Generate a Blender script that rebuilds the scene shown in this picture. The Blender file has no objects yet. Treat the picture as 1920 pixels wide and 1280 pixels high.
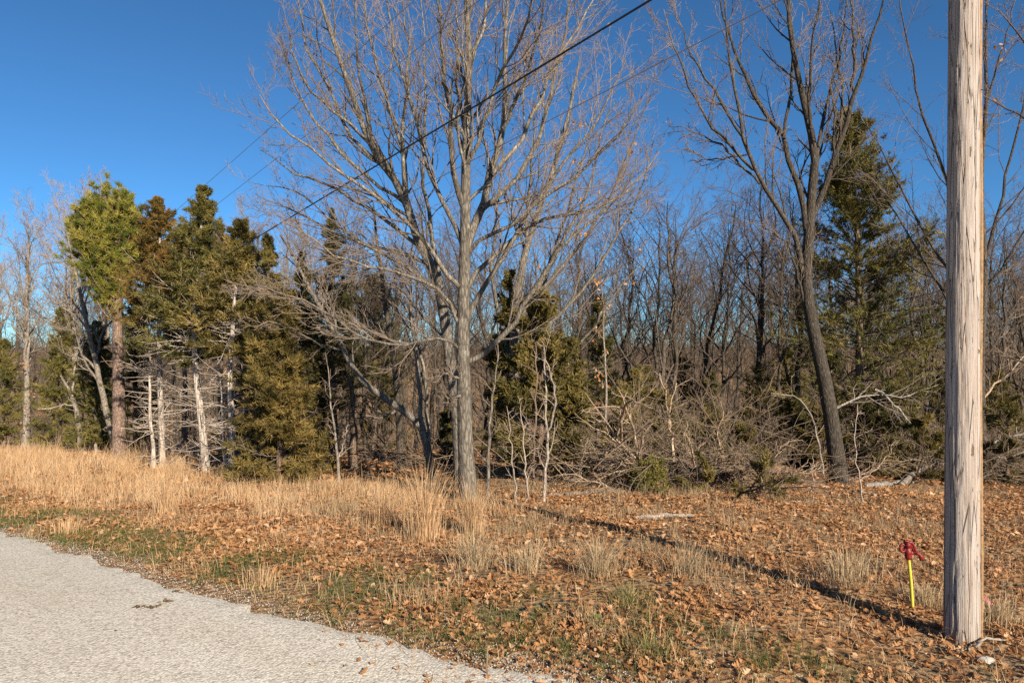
import bpy, math
import numpy as np
from mathutils import Vector

# ------------------------------------------------------------------ camera, sky, sun, exposure
SC = bpy.context.scene
COL = SC.collection
ZC = 1.75                      # eye height above the road
F = 1280.0                     # focal length in photo pixels (24 mm on a 36 mm frame)
cam_d = bpy.data.cameras.new('camera')
cam_d.lens = 24.0
cam_d.sensor_width = 36.0
cam_d.clip_start = 0.05
cam_d.clip_end = 5000
cam = bpy.data.objects.new('camera', cam_d)
cam.location = (0, 0, ZC)
cam.rotation_euler = (math.radians(90), 0, 0)
COL.objects.link(cam)
SC.camera = cam

SUN_EL = math.radians(26.0)
SUN_AZ = math.radians(31.0)    # behind the camera, this far to the right
sun_vec = Vector((math.sin(SUN_AZ) * math.cos(SUN_EL), -math.cos(SUN_AZ) * math.cos(SUN_EL), math.sin(SUN_EL)))
W = bpy.data.worlds.new('World')
SC.world = W
W.use_nodes = True
wn = W.node_tree
bg = wn.nodes['Background']
sky = wn.nodes.new('ShaderNodeTexSky')
sky.sky_type = 'NISHITA'
sky.sun_disc = False
sky.sun_elevation = SUN_EL
sky.sun_rotation = math.pi - SUN_AZ
sky.altitude = 3000
sky.air_density = 1.0
sky.dust_density = 0.5
sky.ozone_density = 8.5
tintn = wn.nodes.new('ShaderNodeMix')
tintn.data_type = 'RGBA'
tintn.blend_type = 'MULTIPLY'
tintn.inputs[0].default_value = 1.0
tintn.inputs[7].default_value = (0.82, 1.09, 1.02, 1)
wn.links.new(sky.outputs[0], tintn.inputs[6])
wn.links.new(tintn.outputs[2], bg.inputs[0])
bg.inputs[1].default_value = 0.067
sl = bpy.data.lights.new('sun', 'SUN')
sl.energy = 5.0
sl.angle = math.radians(0.53)
sl.color = (1.0, 0.89, 0.75)
so = bpy.data.objects.new('sun', sl)
so.rotation_euler = sun_vec.to_track_quat('Z', 'Y').to_euler()
so.location = (20, -40, 30)
COL.objects.link(so)
SC.view_settings.view_transform = 'Standard'
SC.view_settings.look = 'None'
SC.view_settings.exposure = 0.95
SC.view_settings.gamma = 1.0
SC.view_settings.use_curve_mapping = False
SC.cycles.use_denoising = False
SC.cycles.max_bounces = 5
SC.cycles.diffuse_bounces = 3
SC.cycles.transparent_max_bounces = 4
SC.cycles.sample_clamp_indirect = 4.0

# ------------------------------------------------------------------ helpers
RNG = np.random.default_rng(7)


def smooth(a, b, x):
    u = np.clip((np.asarray(x, float) - a) / (b - a), 0, 1)
    return u * u * (3 - 2 * u)


_LAT = np.random.default_rng(99).random((256, 256))


def vnoise(x, y, sc, off=0):
    x = np.asarray(x, float) / sc + 37.3 * off
    y = np.asarray(y, float) / sc + 17.7 * off
    i = np.floor(x).astype(int)
    j = np.floor(y).astype(int)
    u = x - i
    v = y - j
    u = u * u * (3 - 2 * u)
    v = v * v * (3 - 2 * v)
    a = _LAT[i % 256, j % 256]
    b = _LAT[(i + 1) % 256, j % 256]
    c = _LAT[i % 256, (j + 1) % 256]
    d = _LAT[(i + 1) % 256, (j + 1) % 256]
    return (a * (1 - u) + b * u) * (1 - v) + (c * (1 - u) + d * u) * v


def sp(v, k=0.5):
    return np.logaddexp(0, np.asarray(v, float) / k) * k


P1 = np.array([-0.29, 3.4])
NV = np.array([0.525, 0.851])      # across the road, towards the woods
TV = np.array([-0.851, 0.525])     # along the road, away to the left


def st(x, y):
    x = np.asarray(x, float)
    y = np.asarray(y, float)
    return (x - P1[0]) * NV[0] + (y - P1[1]) * NV[1], (x - P1[0]) * TV[0] + (y - P1[1]) * TV[1]


def terrain(x, y):
    x = np.asarray(x, float)
    y = np.asarray(y, float)
    s, t = st(x, y)
    z = -0.08 * sp(s - 0.3) - 0.08 * sp(s - 17, 2) - 0.065 * (sp(np.minimum(t, 70) - 1, 1.0))
    z = z + 0.055 * sp(s - 100, 8)
    rho = np.hypot(x, y)
    z = np.maximum(z, -22)
    z = z + (-6 - z) * smooth(170, 400, rho)
    off = smooth(0.4, 1.6, s)
    z = z + off * (0.10 * (vnoise(x, y, 1.7, 1) - 0.5) + 0.05 * (vnoise(x, y, 0.55, 2) - 0.5))
    return z


def place(px, py):
    """ground point seen at a photo pixel"""
    D = np.geomspace(1.5, 400, 4000)
    X = (px - 960) / F * D
    Z = ZC - (py - 640) / F * D
    g = terrain(X, D)
    k = np.argmax(Z <= g)
    if not (Z <= g).any():
        k = len(D) - 1
    return np.array([X[k], D[k], float(terrain(X[k], D[k]))])


def pix(px, py, D):
    return np.array([(px - 960) / F * D, D, ZC - (py - 640) / F * D])


def nrm(v):
    return v / np.maximum(np.linalg.norm(v, axis=-1, keepdims=True), 1e-9)


class Acc:
    """collects geometry for one mesh object"""

    def __init__(self):
        self.v = []
        self.q = []
        self.t = []
        self.a = []
        self.n = 0

    def add(self, v, q=None, t=None, a=0.0):
        v = np.asarray(v, float).reshape(-1, 3)
        if q is not None and len(q):
            self.q.append(np.asarray(q, int) + self.n)
        if t is not None and len(t):
            self.t.append(np.asarray(t, int) + self.n)
        a = np.asarray(a, float)
        if a.ndim == 0:
            a = np.full(len(v), float(a))
        self.v.append(v)
        self.a.append(a)
        self.n += len(v)

    def tubes(self, P, R, k=3, a=None, cap=False):
        P = np.asarray(P, float)
        R = np.asarray(R, float)
        if P.ndim == 2:
            P = P[None]
            R = R[None]
        B, N = P.shape[:2]
        if B == 0:
            return
        T = nrm(np.gradient(P, axis=1))
        mean = nrm(P[:, -1] - P[:, 0])
        ref = np.where(np.abs(mean[:, 2:3]) > 0.8, np.array([[1.0, 0.13, 0]]), np.array([[0.1, 0.05, 1.0]]))[:, None, :]
        U = nrm(ref - (ref * T).sum(-1, keepdims=True) * T)
        V = np.cross(T, U)
        th = np.arange(k) / k * 2 * np.pi
        ring = U[:, :, None, :] * np.cos(th)[None, None, :, None] + V[:, :, None, :] * np.sin(th)[None, None, :, None]
        vv = P[:, :, None, :] + ring * R[:, :, None, None]
        b = np.arange(B)[:, None, None]
        i = np.arange(N - 1)[None, :, None]
        j = np.arange(k)[None, None, :]
        j2 = (j + 1) % k
        base = b * N * k
        q = np.stack(np.broadcast_arrays(base + i * k + j, base + i * k + j2, base + (i + 1) * k + j2, base + (i + 1) * k + j), -1).reshape(-1, 4)
        if a is None:
            at = np.repeat(R.reshape(-1), k)
        else:
            at = np.repeat(np.broadcast_to(np.asarray(a, float), R.shape).reshape(-1), k)
        t = None
        if cap and k >= 4:
            t = []
            for bb in range(B):
                for off, sgn in ((0, -1), ((N - 1) * k, 1)):
                    o = bb * N * k + off
                    for m in range(1, k - 1):
                        t.append((o, o + m + 1, o + m) if sgn < 0 else (o, o + m, o + m + 1))
        self.add(vv.reshape(-1, 3), q, t, at)

    def box(self, c, sx, sy, sz, M=None, a=0.0):
        v = np.array([[x, y, z] for x in (-.5, .5) for y in (-.5, .5) for z in (-.5, .5)]) * [sx, sy, sz]
        if M is not None:
            v = v @ np.asarray(M).T
        q = [(0, 1, 3, 2), (4, 6, 7, 5), (0, 4, 5, 1), (2, 3, 7, 6), (0, 2, 6, 4), (1, 5, 7, 3)]
        self.add(v + np.asarray(c), q, None, a)

    def mesh(self, name, mat, smoothit=True):
        me = bpy.data.meshes.new(name)
        v = np.concatenate(self.v) if self.v else np.zeros((0, 3))
        a = np.concatenate(self.a) if self.a else np.zeros(0)
        q = np.concatenate(self.q) if self.q else np.zeros((0, 4), int)
        t = np.concatenate(self.t) if self.t else np.zeros((0, 3), int)
        me.vertices.add(len(v))
        me.vertices.foreach_set('co', v.astype(np.float32).ravel())
        nl = q.size + t.size
        me.loops.add(nl)
        me.loops.foreach_set('vertex_index', np.concatenate([q.ravel(), t.ravel()]).astype(np.int32))
        npoly = len(q) + len(t)
        me.polygons.add(npoly)
        ls = np.concatenate([np.arange(len(q)) * 4, q.size + np.arange(len(t)) * 3]).astype(np.int32)
        me.polygons.foreach_set('loop_start', ls)
        me.update(calc_edges=True)
        me.polygons.foreach_set('use_smooth', np.full(npoly, bool(smoothit)))
        at = me.attributes.new('tint', 'FLOAT', 'POINT')
        at.data.foreach_set('value', a.astype(np.float32))
        me.materials.append(mat)
        return me

    def build(self, name, mat, parent=None, smoothit=True, origin=None):
        if origin is not None:
            self.v = [x - np.asarray(origin) for x in self.v]
        o = bpy.data.objects.new(name, self.mesh(name, mat, smoothit))
        COL.objects.link(o)
        if origin is not None and parent is None:
            o.location = origin
        if parent is not None:
            o.parent = parent
        return o


def tag(o, label=None, cat=None, group=None, kind=None):
    if label:
        o['label'] = label
    if cat:
        o['category'] = cat
    if group:
        o['group'] = group
    if kind:
        o['kind'] = kind
    return o


def thing(name, loc, label, cat, group=None):
    o = bpy.data.objects.new(name, None)
    o.empty_display_size = 0.2
    o.location = loc
    COL.objects.link(o)
    return tag(o, label, cat, group)


def copy_thing(src, loc, rz, sc, label, group=None, dx=0.0):  # a thing with copies of its parts
    r = src.copy()
    COL.objects.link(r)
    r.location = loc
    r.rotation_euler = (0, dx, rz)
    r.scale = sc if hasattr(sc, '__len__') else (sc, sc, sc)
    tag(r, label, None, group)
    for ch in src.children:
        c = ch.copy()
        COL.objects.link(c)
        c.parent = r
    return r


# ------------------------------------------------------------------ materials
class Mat:
    def __init__(self, name, rough=0.85, spec=0.25):
        self.m = bpy.data.materials.new(name)
        self.m.use_nodes = True
        self.nt = self.m.node_tree
        self.b = self.nt.nodes['Principled BSDF']
        self.b.inputs['Roughness'].default_value = rough
        self.b.inputs['Specular IOR Level'].default_value = spec

    def n(self, t, **kw):
        x = self.nt.nodes.new(t)
        for k, v in kw.items():
            setattr(x, k, v)
        return x

    def link(self, a, b):
        self.nt.links.new(a, b)

    def coords(self, scale=(1, 1, 1), kind='Object'):
        tc = self.n('ShaderNodeTexCoord')
        mp = self.n('ShaderNodeMapping')
        mp.inputs['Scale'].default_value = scale
        self.link(tc.outputs[kind], mp.inputs[0])
        return mp.outputs[0]

    def noise(self, vec, scale, detail=4, rough=0.6):
        x = self.n('ShaderNodeTexNoise')
        x.inputs['Scale'].default_value = scale
        x.inputs['Detail'].default_value = detail
        x.inputs['Roughness'].default_value = rough
        if vec is not None:
            self.link(vec, x.inputs['Vector'])
        return x.outputs['Fac']

    def voronoi(self, vec, scale, feature='F1', out='Distance'):
        x = self.n('ShaderNodeTexVoronoi', feature=feature)
        x.inputs['Scale'].default_value = scale
        if vec is not None:
            self.link(vec, x.inputs['Vector'])
        return x.outputs[out]

    def ramp(self, fac, stops):
        r = self.n('ShaderNodeValToRGB')
        el = r.color_ramp.elements
        while len(el) < len(stops):
            el.new(0.5)
        for e, (p, c) in zip(el, stops):
            e.position = p
            e.color = (c[0], c[1], c[2], 1) if hasattr(c, '__len__') else (c, c, c, 1)
        self.link(fac, r.inputs[0])
        return r.outputs[0]

    def mix(self, fac, a, b, mode='MIX'):
        x = self.n('ShaderNodeMix', data_type='RGBA', blend_type=mode)
        for s, v in ((0, fac), (6, a), (7, b)):
            if hasattr(v, 'is_linked') or hasattr(v, 'links'):
                self.link(v, x.inputs[s])
            elif s == 0:
                x.inputs[0].default_value = v
            else:
                x.inputs[s].default_value = (v[0], v[1], v[2], 1)
        return x.outputs[2]

    def attr(self, name='tint'):
        x = self.n('ShaderNodeAttribute')
        x.attribute_name = name
        return x.outputs['Fac']

    def math(self, op, a, b=None):
        x = self.n('ShaderNodeMath', operation=op)
        for s, v in ((0, a), (1, b)):
            if v is None:
                continue
            if hasattr(v, 'links'):
                self.link(v, x.inputs[s])
            else:
                x.inputs[s].default_value = v
        return x.outputs[0]

    def bump(self, h, strength, dist):
        x = self.n('ShaderNodeBump')
        x.inputs['Strength'].default_value = strength
        x.inputs['Distance'].default_value = dist
        self.link(h, x.inputs['Height'])
        self.link(x.outputs[0], self.b.inputs['Normal'])

    def color(self, c):
        if hasattr(c, 'links'):
            self.link(c, self.b.inputs['Base Color'])
        else:
            self.b.inputs['Base Color'].default_value = (c[0], c[1], c[2], 1)

    def translucent(self, c, amount=0.3):
        out = self.nt.nodes['Material Output']
        tr = self.n('ShaderNodeBsdfTranslucent')
        if hasattr(c, 'links'):
            self.link(c, tr.inputs[0])
        else:
            tr.inputs[0].default_value = (*c, 1)
        ms = self.n('ShaderNodeMixShader')
        ms.inputs[0].default_value = amount
        self.link(self.b.outputs[0], ms.inputs[1])
        self.link(tr.outputs[0], ms.inputs[2])
        self.link(ms.outputs[0], out.inputs[0])


def bark_mat(name, light, dark, twig, lichen=0.0, zs=0.22, scale=30, bump=0.012):
    """tint attribute carries the wood's radius in metres: thin wood is twig-coloured"""
    m = Mat(name, 0.9, 0.15)
    vec = m.coords((1, 1, zs))
    n1 = m.noise(vec, scale, 5, 0.7)
    v1 = m.voronoi(vec, scale * 0.9, 'DISTANCE_TO_EDGE')
    c = m.ramp(n1, [(0.3, dark), (0.62, light)])
    cr = m.ramp(v1, [(0.0, 0.45), (0.25, 1.0)])
    c = m.mix(1.0, c, cr, 'MULTIPLY')
    if lichen:
        n2 = m.noise(m.coords((1, 1, 0.8)), 9, 6, 0.75)
        f = m.ramp(n2, [(0.56, 0), (0.66, lichen)])
        c = m.mix(f, c, (0.50, 0.49, 0.42))
    th = m.ramp(m.math('MULTIPLY', m.attr(), 40.0), [(0.10, 1), (0.55, 0)])
    oi = m.n('ShaderNodeObjectInfo')
    c = m.mix(th, c, twig)
    hv = m.n('ShaderNodeHueSaturation')
    m.link(c, hv.inputs['Color'])
    m.link(m.math('ADD', m.math('MULTIPLY', oi.outputs['Random'], 0.35), 0.82), hv.inputs['Value'])
    m.color(hv.outputs[0])
    hh = m.math('ADD', m.math('MULTIPLY', v1, 1.2), n1)
    m.bump(hh, 0.9, bump)
    return m.m


def foliage_mat(name, stops, trans=0.25, rough=0.7):
    m = Mat(name, rough, 0.2)
    oi = m.n('ShaderNodeObjectInfo')
    c = m.ramp(m.attr(), stops)
    hv = m.n('ShaderNodeHueSaturation')
    m.link(c, hv.inputs['Color'])
    m.link(m.math('ADD', m.math('MULTIPLY', oi.outputs['Random'], 0.3), 0.85), hv.inputs['Value'])
    m.color(hv.outputs[0])
    m.translucent(hv.outputs[0], trans)
    return m.m


def plain_mat(name, c, rough=0.6, spec=0.3, var=0.0, sc=20):
    m = Mat(name, rough, spec)
    if var:
        n = m.noise(m.coords(), sc, 4)
        m.color(m.ramp(n, [(0.3, [x * (1 - var) for x in c]), (0.7, [min(1, x * (1 + var)) for x in c])]))
        m.bump(n, 0.4, 0.003)
    else:
        m.color(c)
    return m.m


M = {}
M['oak'] = bark_mat('grey_oak_bark', (0.25, 0.215, 0.165), (0.08, 0.065, 0.05), (0.225, 0.170, 0.122), 0.4)
M['oak_dark'] = bark_mat('dark_oak_bark', (0.135, 0.110, 0.082), (0.042, 0.034, 0.026), (0.25, 0.19, 0.14), 0.12, scale=42, bump=0.02)
M['bare'] = bark_mat('woods_bark', (0.135, 0.105, 0.075), (0.045, 0.036, 0.027), (0.145, 0.100, 0.068), 0.2, scale=20)
M['pale_bare'] = bark_mat('pale_bark', (0.36, 0.30, 0.23), (0.16, 0.13, 0.10), (0.30, 0.23, 0.17), 0.2, scale=20)
M['cedar_bark'] = bark_mat('cedar_bark', (0.27, 0.19, 0.13), (0.09, 0.06, 0.042), (0.25, 0.19, 0.14), 0.1, zs=0.08)
M['silver'] = bark_mat('weathered_cedar_wood', (0.62, 0.53, 0.43), (0.30, 0.235, 0.18), (0.46, 0.38, 0.30), 0.1, zs=0.07, scale=26)
M['pine_bark'] = bark_mat('pine_bark', (0.32, 0.22, 0.16), (0.13, 0.09, 0.066), (0.22, 0.15, 0.10), 0.0, zs=0.4, scale=22)
M['sapling'] = bark_mat('sapling_bark', (0.46, 0.39, 0.31), (0.22, 0.18, 0.14), (0.36, 0.28, 0.21), 0.2, scale=50)
M['deadwood'] = bark_mat('dead_branch_wood', (0.55, 0.40, 0.27), (0.25, 0.17, 0.11), (0.40, 0.29, 0.19), 0.0, zs=0.1, scale=30)
M['brush'] = bark_mat('brush_wood', (0.30, 0.225, 0.155), (0.12, 0.085, 0.058), (0.25, 0.18, 0.12), 0.0, zs=0.12, scale=30)
M['greywood'] = bark_mat('grey_dead_wood', (0.40, 0.35, 0.29), (0.15, 0.125, 0.10), (0.30, 0.245, 0.19), 0.2, zs=0.12, scale=30)
M['cedar_green'] = foliage_mat('cedar_green', [(0, (0.060, 0.060, 0.016)), (0.5, (0.150, 0.133, 0.033)), (1, (0.26, 0.205, 0.058))])
M['cedar_olive'] = foliage_mat('cedar_olive', [(0, (0.065, 0.057, 0.016)), (0.5, (0.160, 0.128, 0.034)), (1, (0.26, 0.185, 0.055))])
M['cedar_bronze'] = foliage_mat('cedar_bronze', [(0, (0.075, 0.056, 0.014)), (0.5, (0.185, 0.122, 0.028)), (1, (0.30, 0.165, 0.042))])
M['cedar_brown'] = foliage_mat('cedar_brown', [(0, (0.062, 0.050, 0.015)), (0.5, (0.150, 0.113, 0.031)), (1, (0.245, 0.165, 0.048))])
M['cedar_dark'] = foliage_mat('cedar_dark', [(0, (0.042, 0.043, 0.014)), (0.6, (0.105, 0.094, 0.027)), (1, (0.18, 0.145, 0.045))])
M['pine_needles'] = foliage_mat('pine_needles', [(0, (0.060, 0.078, 0.014)), (0.5, (0.165, 0.168, 0.026)), (1, (0.32, 0.27, 0.055))])
M['litter'] = foliage_mat('dead_oak_leaf', [(0, (0.16, 0.075, 0.033)), (0.3, (0.36, 0.172, 0.068)), (0.7, (0.50, 0.262, 0.112)), (1, (0.64, 0.42, 0.24))], 0.3, 0.6)
M['tan_grass'] = foliage_mat('dry_broomsedge', [(0, (0.33, 0.20, 0.095)), (0.5, (0.54, 0.345, 0.175)), (1, (0.68, 0.49, 0.29))], 0.3)
M['pale_grass'] = foliage_mat('pale_dead_grass', [(0, (0.25, 0.18, 0.10)), (0.5, (0.42, 0.31, 0.175)), (1, (0.56, 0.44, 0.27))], 0.3)
M['green_grass'] = foliage_mat('verge_grass', [(0, (0.050, 0.075, 0.018)), (0.45, (0.11, 0.13, 0.032)), (0.75, (0.28, 0.22, 0.09)), (1, (0.50, 0.39, 0.20))], 0.3)

# ------------------------------------------------------------------ ground and road
ROAD_PX = [(-160, 955), (0, 1000), (130, 1033), (265, 1077), (400, 1120), (560, 1167), (700, 1200), (800, 1224), (950, 1254), (1120, 1290)]
_e = np.array([st(*place(a, b)[:2]) for a, b in ROAD_PX])
_o = np.argsort(_e[:, 1])
EDGE_S, EDGE_T = _e[_o, 0], _e[_o, 1]


def road_edge(t):
    e = np.interp(t, EDGE_T, EDGE_S)
    e = e + 0.10 * (vnoise(t, 0, 1.1, 4) - 0.5) + 0.16 * (vnoise(t, 0, 0.5, 5) - 0.5) + 0.10 * (vnoise(t, 0, 0.16, 6) - 0.5)
    return e


def sinh_axis(a, k, n):
    return a * np.sinh(np.linspace(-1, 1, n) * k)


def ground_material():
    m = Mat('leaf_strewn_ground', 0.95, 0.1)
    vec = m.coords()
    n1 = m.noise(vec, 0.9, 5, 0.65)
    n2 = m.noise(vec, 14, 5, 0.7)
    vo = m.voronoi(vec, 17, 'F1', 'Color')
    bw = m.n('ShaderNodeRGBToBW')
    m.link(vo, bw.inputs[0])
    leaves = m.ramp(bw.outputs[0], [(0.15, (0.15, 0.078, 0.036)), (0.45, (0.28, 0.150, 0.066)), (0.75, (0.39, 0.22, 0.10)), (0.9, (0.48, 0.33, 0.19))])
    soil = m.ramp(n2, [(0.32, (0.13, 0.090, 0.052)), (0.68, (0.36, 0.255, 0.145))])
    c = m.mix(m.ramp(n1, [(0.38, 0.0), (0.55, 1.0)]), soil, leaves)
    m.color(c)
    ve = m.voronoi(vec, 17, 'F1', 'Distance')
    m.bump(m.math('ADD', ve, n2), 0.8, 0.04)
    return m.m


ax = sinh_axis(7.0, 5.6, 244)
gx, gy = np.meshgrid(ax, ax + 6.0, indexing='ij')
gz = terrain(gx, gy)
n = len(ax)
i, j = np.meshgrid(np.arange(n - 1), np.arange(n - 1), indexing='ij')
gq = np.stack([i * n + j, (i + 1) * n + j, (i + 1) * n + j + 1, i * n + j + 1], -1).reshape(-1, 4)
g = Acc()
g.add(np.stack([gx, gy, gz], -1).reshape(-1, 3), gq)
ground = tag(g.build('ground', ground_material()), kind='structure')


def road_material():
    m = Mat('chip_seal_road', 0.9, 0.2)
    vec = m.coords()
    v1 = m.n('ShaderNodeTexVoronoi')
    v1.inputs['Scale'].default_value = 75
    m.link(vec, v1.inputs['Vector'])
    bw = m.n('ShaderNodeRGBToBW')
    m.link(v1.outputs['Color'], bw.inputs[0])
    stone = m.ramp(bw.outputs[0], [(0.10, (0.42, 0.385, 0.325)), (0.3, (0.62, 0.57, 0.485)), (0.6, (0.75, 0.69, 0.585)), (0.9, (0.85, 0.795, 0.69))])
    gap = m.ramp(v1.outputs['Distance'], [(0.4, 1.0), (0.8, 0.7)])
    c = m.mix(1.0, stone, gap, 'MULTIPLY')
    big = m.noise(vec, 0.7, 4, 0.6)
    c = m.mix(1.0, c, m.ramp(big, [(0.3, (0.88, 0.85, 0.79)), (0.7, (1, 0.985, 0.95))]), 'MULTIPLY')
    pits = m.noise(vec, 22, 3, 0.7)
    c = m.mix(m.ramp(pits, [(0.24, 0.7), (0.31, 0.0)]), c, (0.13, 0.11, 0.09))
    tcr = m.n('ShaderNodeTexCoord')
    mpr = m.n('ShaderNodeMapping')
    mpr.vector_type = 'TEXTURE'
    mpr.inputs['Rotation'].default_value = (0, 0, math.radians(148.3))
    mpr.inputs['Scale'].default_value = (9.0, 0.8, 1.0)
    m.link(tcr.outputs['Object'], mpr.inputs[0])
    lane = m.noise(mpr.outputs[0], 1.0, 4, 0.6)
    c = m.mix(1.0, c, m.ramp(lane, [(0.35, (0.93, 0.915, 0.88)), (0.62, (1, 1, 1))]), 'MULTIPLY')
    p2 = m.noise(vec, 7, 5, 0.75)
    c = m.mix(m.ramp(p2, [(0.26, 0.5), (0.36, 0.0)]), c, (0.26, 0.22, 0.17))
    m.color(c)
    h = m.math('SUBTRACT', m.math('MULTIPLY', bw.outputs[0], 0.6), v1.outputs['Distance'])
    m.bump(m.math('ADD', h, m.math('MULTIPLY', pits, 1.5)), 0.55, 0.005)
    return m.m


tt = np.concatenate([np.linspace(-40, -6, 60), np.linspace(-5.9, 14, 700), np.linspace(14.2, 70, 120)])
ss = np.concatenate([np.linspace(0, 0.6, 8), np.linspace(0.75, 6.6, 24)])
e = road_edge(tt)
e = np.where(tt < EDGE_T[0], EDGE_S[0] + (EDGE_T[0] - tt) * 0.10 + 0.1 * vnoise(tt, 0, 0.3, 5), e)
SS = e[:, None] - ss[None, :]
RX = P1[0] + SS * NV[0] + tt[:, None] * TV[0]
RY = P1[1] + SS * NV[1] + tt[:, None] * TV[1]
lift = np.minimum(ss * 0.3, 0.016)[None, :] - 0.004
gq_z = terrain(RX, RY)
RZ = gq_z + lift + 0.004
a_, b_ = np.meshgrid(np.arange(len(tt) - 1), np.arange(len(ss) - 1), indexing='ij')
nn = len(ss)
rq = np.stack([a_ * nn + b_, a_ * nn + b_ + 1, (a_ + 1) * nn + b_ + 1, (a_ + 1) * nn + b_], -1).reshape(-1, 4)
r = Acc()
r.add(np.stack([RX, RY, RZ], -1).reshape(-1, 3), rq)
road = tag(r.build('road', road_material()), kind='structure')


# ------------------------------------------------------------------ branching
def resample(pts, n):
    pts = np.asarray(pts, float)
    d = np.concatenate([[0], np.cumsum(np.linalg.norm(np.diff(pts[:, :3], axis=0), axis=1))])
    u = np.linspace(0, d[-1], n * 4)
    out = np.stack([np.interp(u, d, pts[:, k]) for k in range(pts.shape[1])], -1)
    ker = np.hanning(7)[1:-1]
    ker /= ker.sum()
    pad = np.concatenate([np.repeat(out[:1], 2, 0), out, np.repeat(out[-1:], 2, 0)])
    sm = np.stack([np.convolve(pad[:, k], ker, 'valid') for k in range(pts.shape[1])], -1)
    sm[0], sm[-1] = pts[0], pts[-1]
    idx = np.linspace(0, len(sm) - 1, n).round().astype(int)
    return sm[idx]


def grow(rng, P, R, n, t0=0.2, t1=0.98, ang=(25, 50), ln=(0.3, 0.5), rr=0.6, N=5, up=0.3, wander=0.12, tip=0.0016, tfall=0.5, rmax=None, flat=0.0):
    B, Mx = P.shape[:2]
    idx = np.repeat(np.arange(B), n)
    C = len(idx)
    if C == 0:
        return np.zeros((0, N, 3)), np.zeros((0, N))
    k = np.tile(np.arange(n), B)
    t = t0 + (t1 - t0) * (k + rng.random(C)) / n
    f = np.clip(t * (Mx - 1), 0, Mx - 1.001)
    i = f.astype(int)
    w = (f - i)[:, None]
    S = P[idx, i] * (1 - w) + P[idx, i + 1] * w
    T = nrm(P[idx, i + 1] - P[idx, i])
    r0 = R[idx, i] * (1 - w[:, 0]) + R[idx, i + 1] * w[:, 0]
    rv = rng.normal(size=(C, 3))
    rv[:, 2] *= (1 - flat)
    perp = nrm(rv - (rv * T).sum(1, keepdims=True) * T)
    a = np.radians(rng.uniform(ang[0], ang[1], C))[:, None]
    d = np.cos(a) * T + np.sin(a) * perp
    Lp = np.linalg.norm(np.diff(P, axis=1), axis=2).sum(1)[idx]
    L = Lp * rng.uniform(ln[0], ln[1], C) * (1 - tfall * t)
    out = np.zeros((C, N, 3))
    out[:, 0] = S
    step = (L / (N - 1))[:, None]
    for m in range(1, N):
        out[:, m] = out[:, m - 1] + d * step
        d = d + rng.normal(size=(C, 3)) * wander
        d[:, 2] += up / (N - 1)
        d = nrm(d)
    rb = r0 * rr * rng.uniform(0.75, 1.05, C)
    if rmax:
        rb = np.minimum(rb, rmax)
    rb = np.maximum(rb, tip * 1.3)
    fr = np.linspace(0, 1, N)[None, :]
    RR = rb[:, None] * (1 - fr) + tip * fr
    return out, RR


def ribbon_leaves(rng, pos, size, n_each, spread):
    """small curled dead leaves hanging on twigs -> verts, tris, tint"""
    c = np.repeat(pos, n_each, 0) + rng.normal(size=(len(pos) * n_each, 3)) * spread
    return leaf_cards(rng, c, rng.uniform(0.7, 1.2, len(c)) * size, tilt=1.5)


# oak leaf outline: midrib 6 points, each side 7 points with lobes
_mid = np.array([[0, y, 0] for y in (0, .2, .4, .6, .8, 1.0)])
_side_y = [.10, .28, .36, .52, .62, .80]
_side_x = [.06, .30, .12, .40, .16, .26]
_L = np.array([[-x, y, 0] for x, y in zip(_side_x, _side_y)])
_Rr = np.array([[x, y, 0] for x, y in zip(_side_x, _side_y)])
LEAF_V = np.concatenate([_mid, _L, _Rr])
LEAF_T = []
for base, flip in ((6, False), (12, True)):
    seq = [(0, base, 1), (1, base, base + 1), (1, base + 1, base + 2), (1, base + 2, 2), (2, base + 2, base + 3), (2, base + 3, 3),
           (3, base + 3, base + 4), (3, base + 4, 4), (4, base + 4, base + 5), (4, base + 5, 5)]
    for a_t in seq:
        LEAF_T.append(a_t[::-1] if flip else a_t)
LEAF_T = np.array(LEAF_T)
SMALL_V = np.array([[0, 0, 0], [-.3, .35, 0], [.3, .35, 0], [-.28, .7, 0], [.28, .7, 0], [0, 1, 0], [0, .5, 0]])
SMALL_T = np.array([(0, 6, 1), (0, 2, 6), (1, 6, 3), (2, 4, 6), (3, 6, 5), (6, 4, 5)])


def euler_mats(rng, n, tilt):
    yaw = rng.uniform(0, 2 * np.pi, n)
    p = rng.normal(size=n) * tilt
    q = rng.normal(size=n) * tilt
    cy, sy, cp, spn, cq, sq = np.cos(yaw), np.sin(yaw), np.cos(p), np.sin(p), np.cos(q), np.sin(q)
    z, o = np.zeros(n), np.ones(n)
    Rz = np.stack([cy, -sy, z, sy, cy, z, z, z, o], -1).reshape(n, 3, 3)
    Rx = np.stack([o, z, z, z, cp, -spn, z, spn, cp], -1).reshape(n, 3, 3)
    Ry = np.stack([cq, z, sq, z, o, z, -sq, z, cq], -1).reshape(n, 3, 3)
    return Rz @ Rx @ Ry


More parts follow.
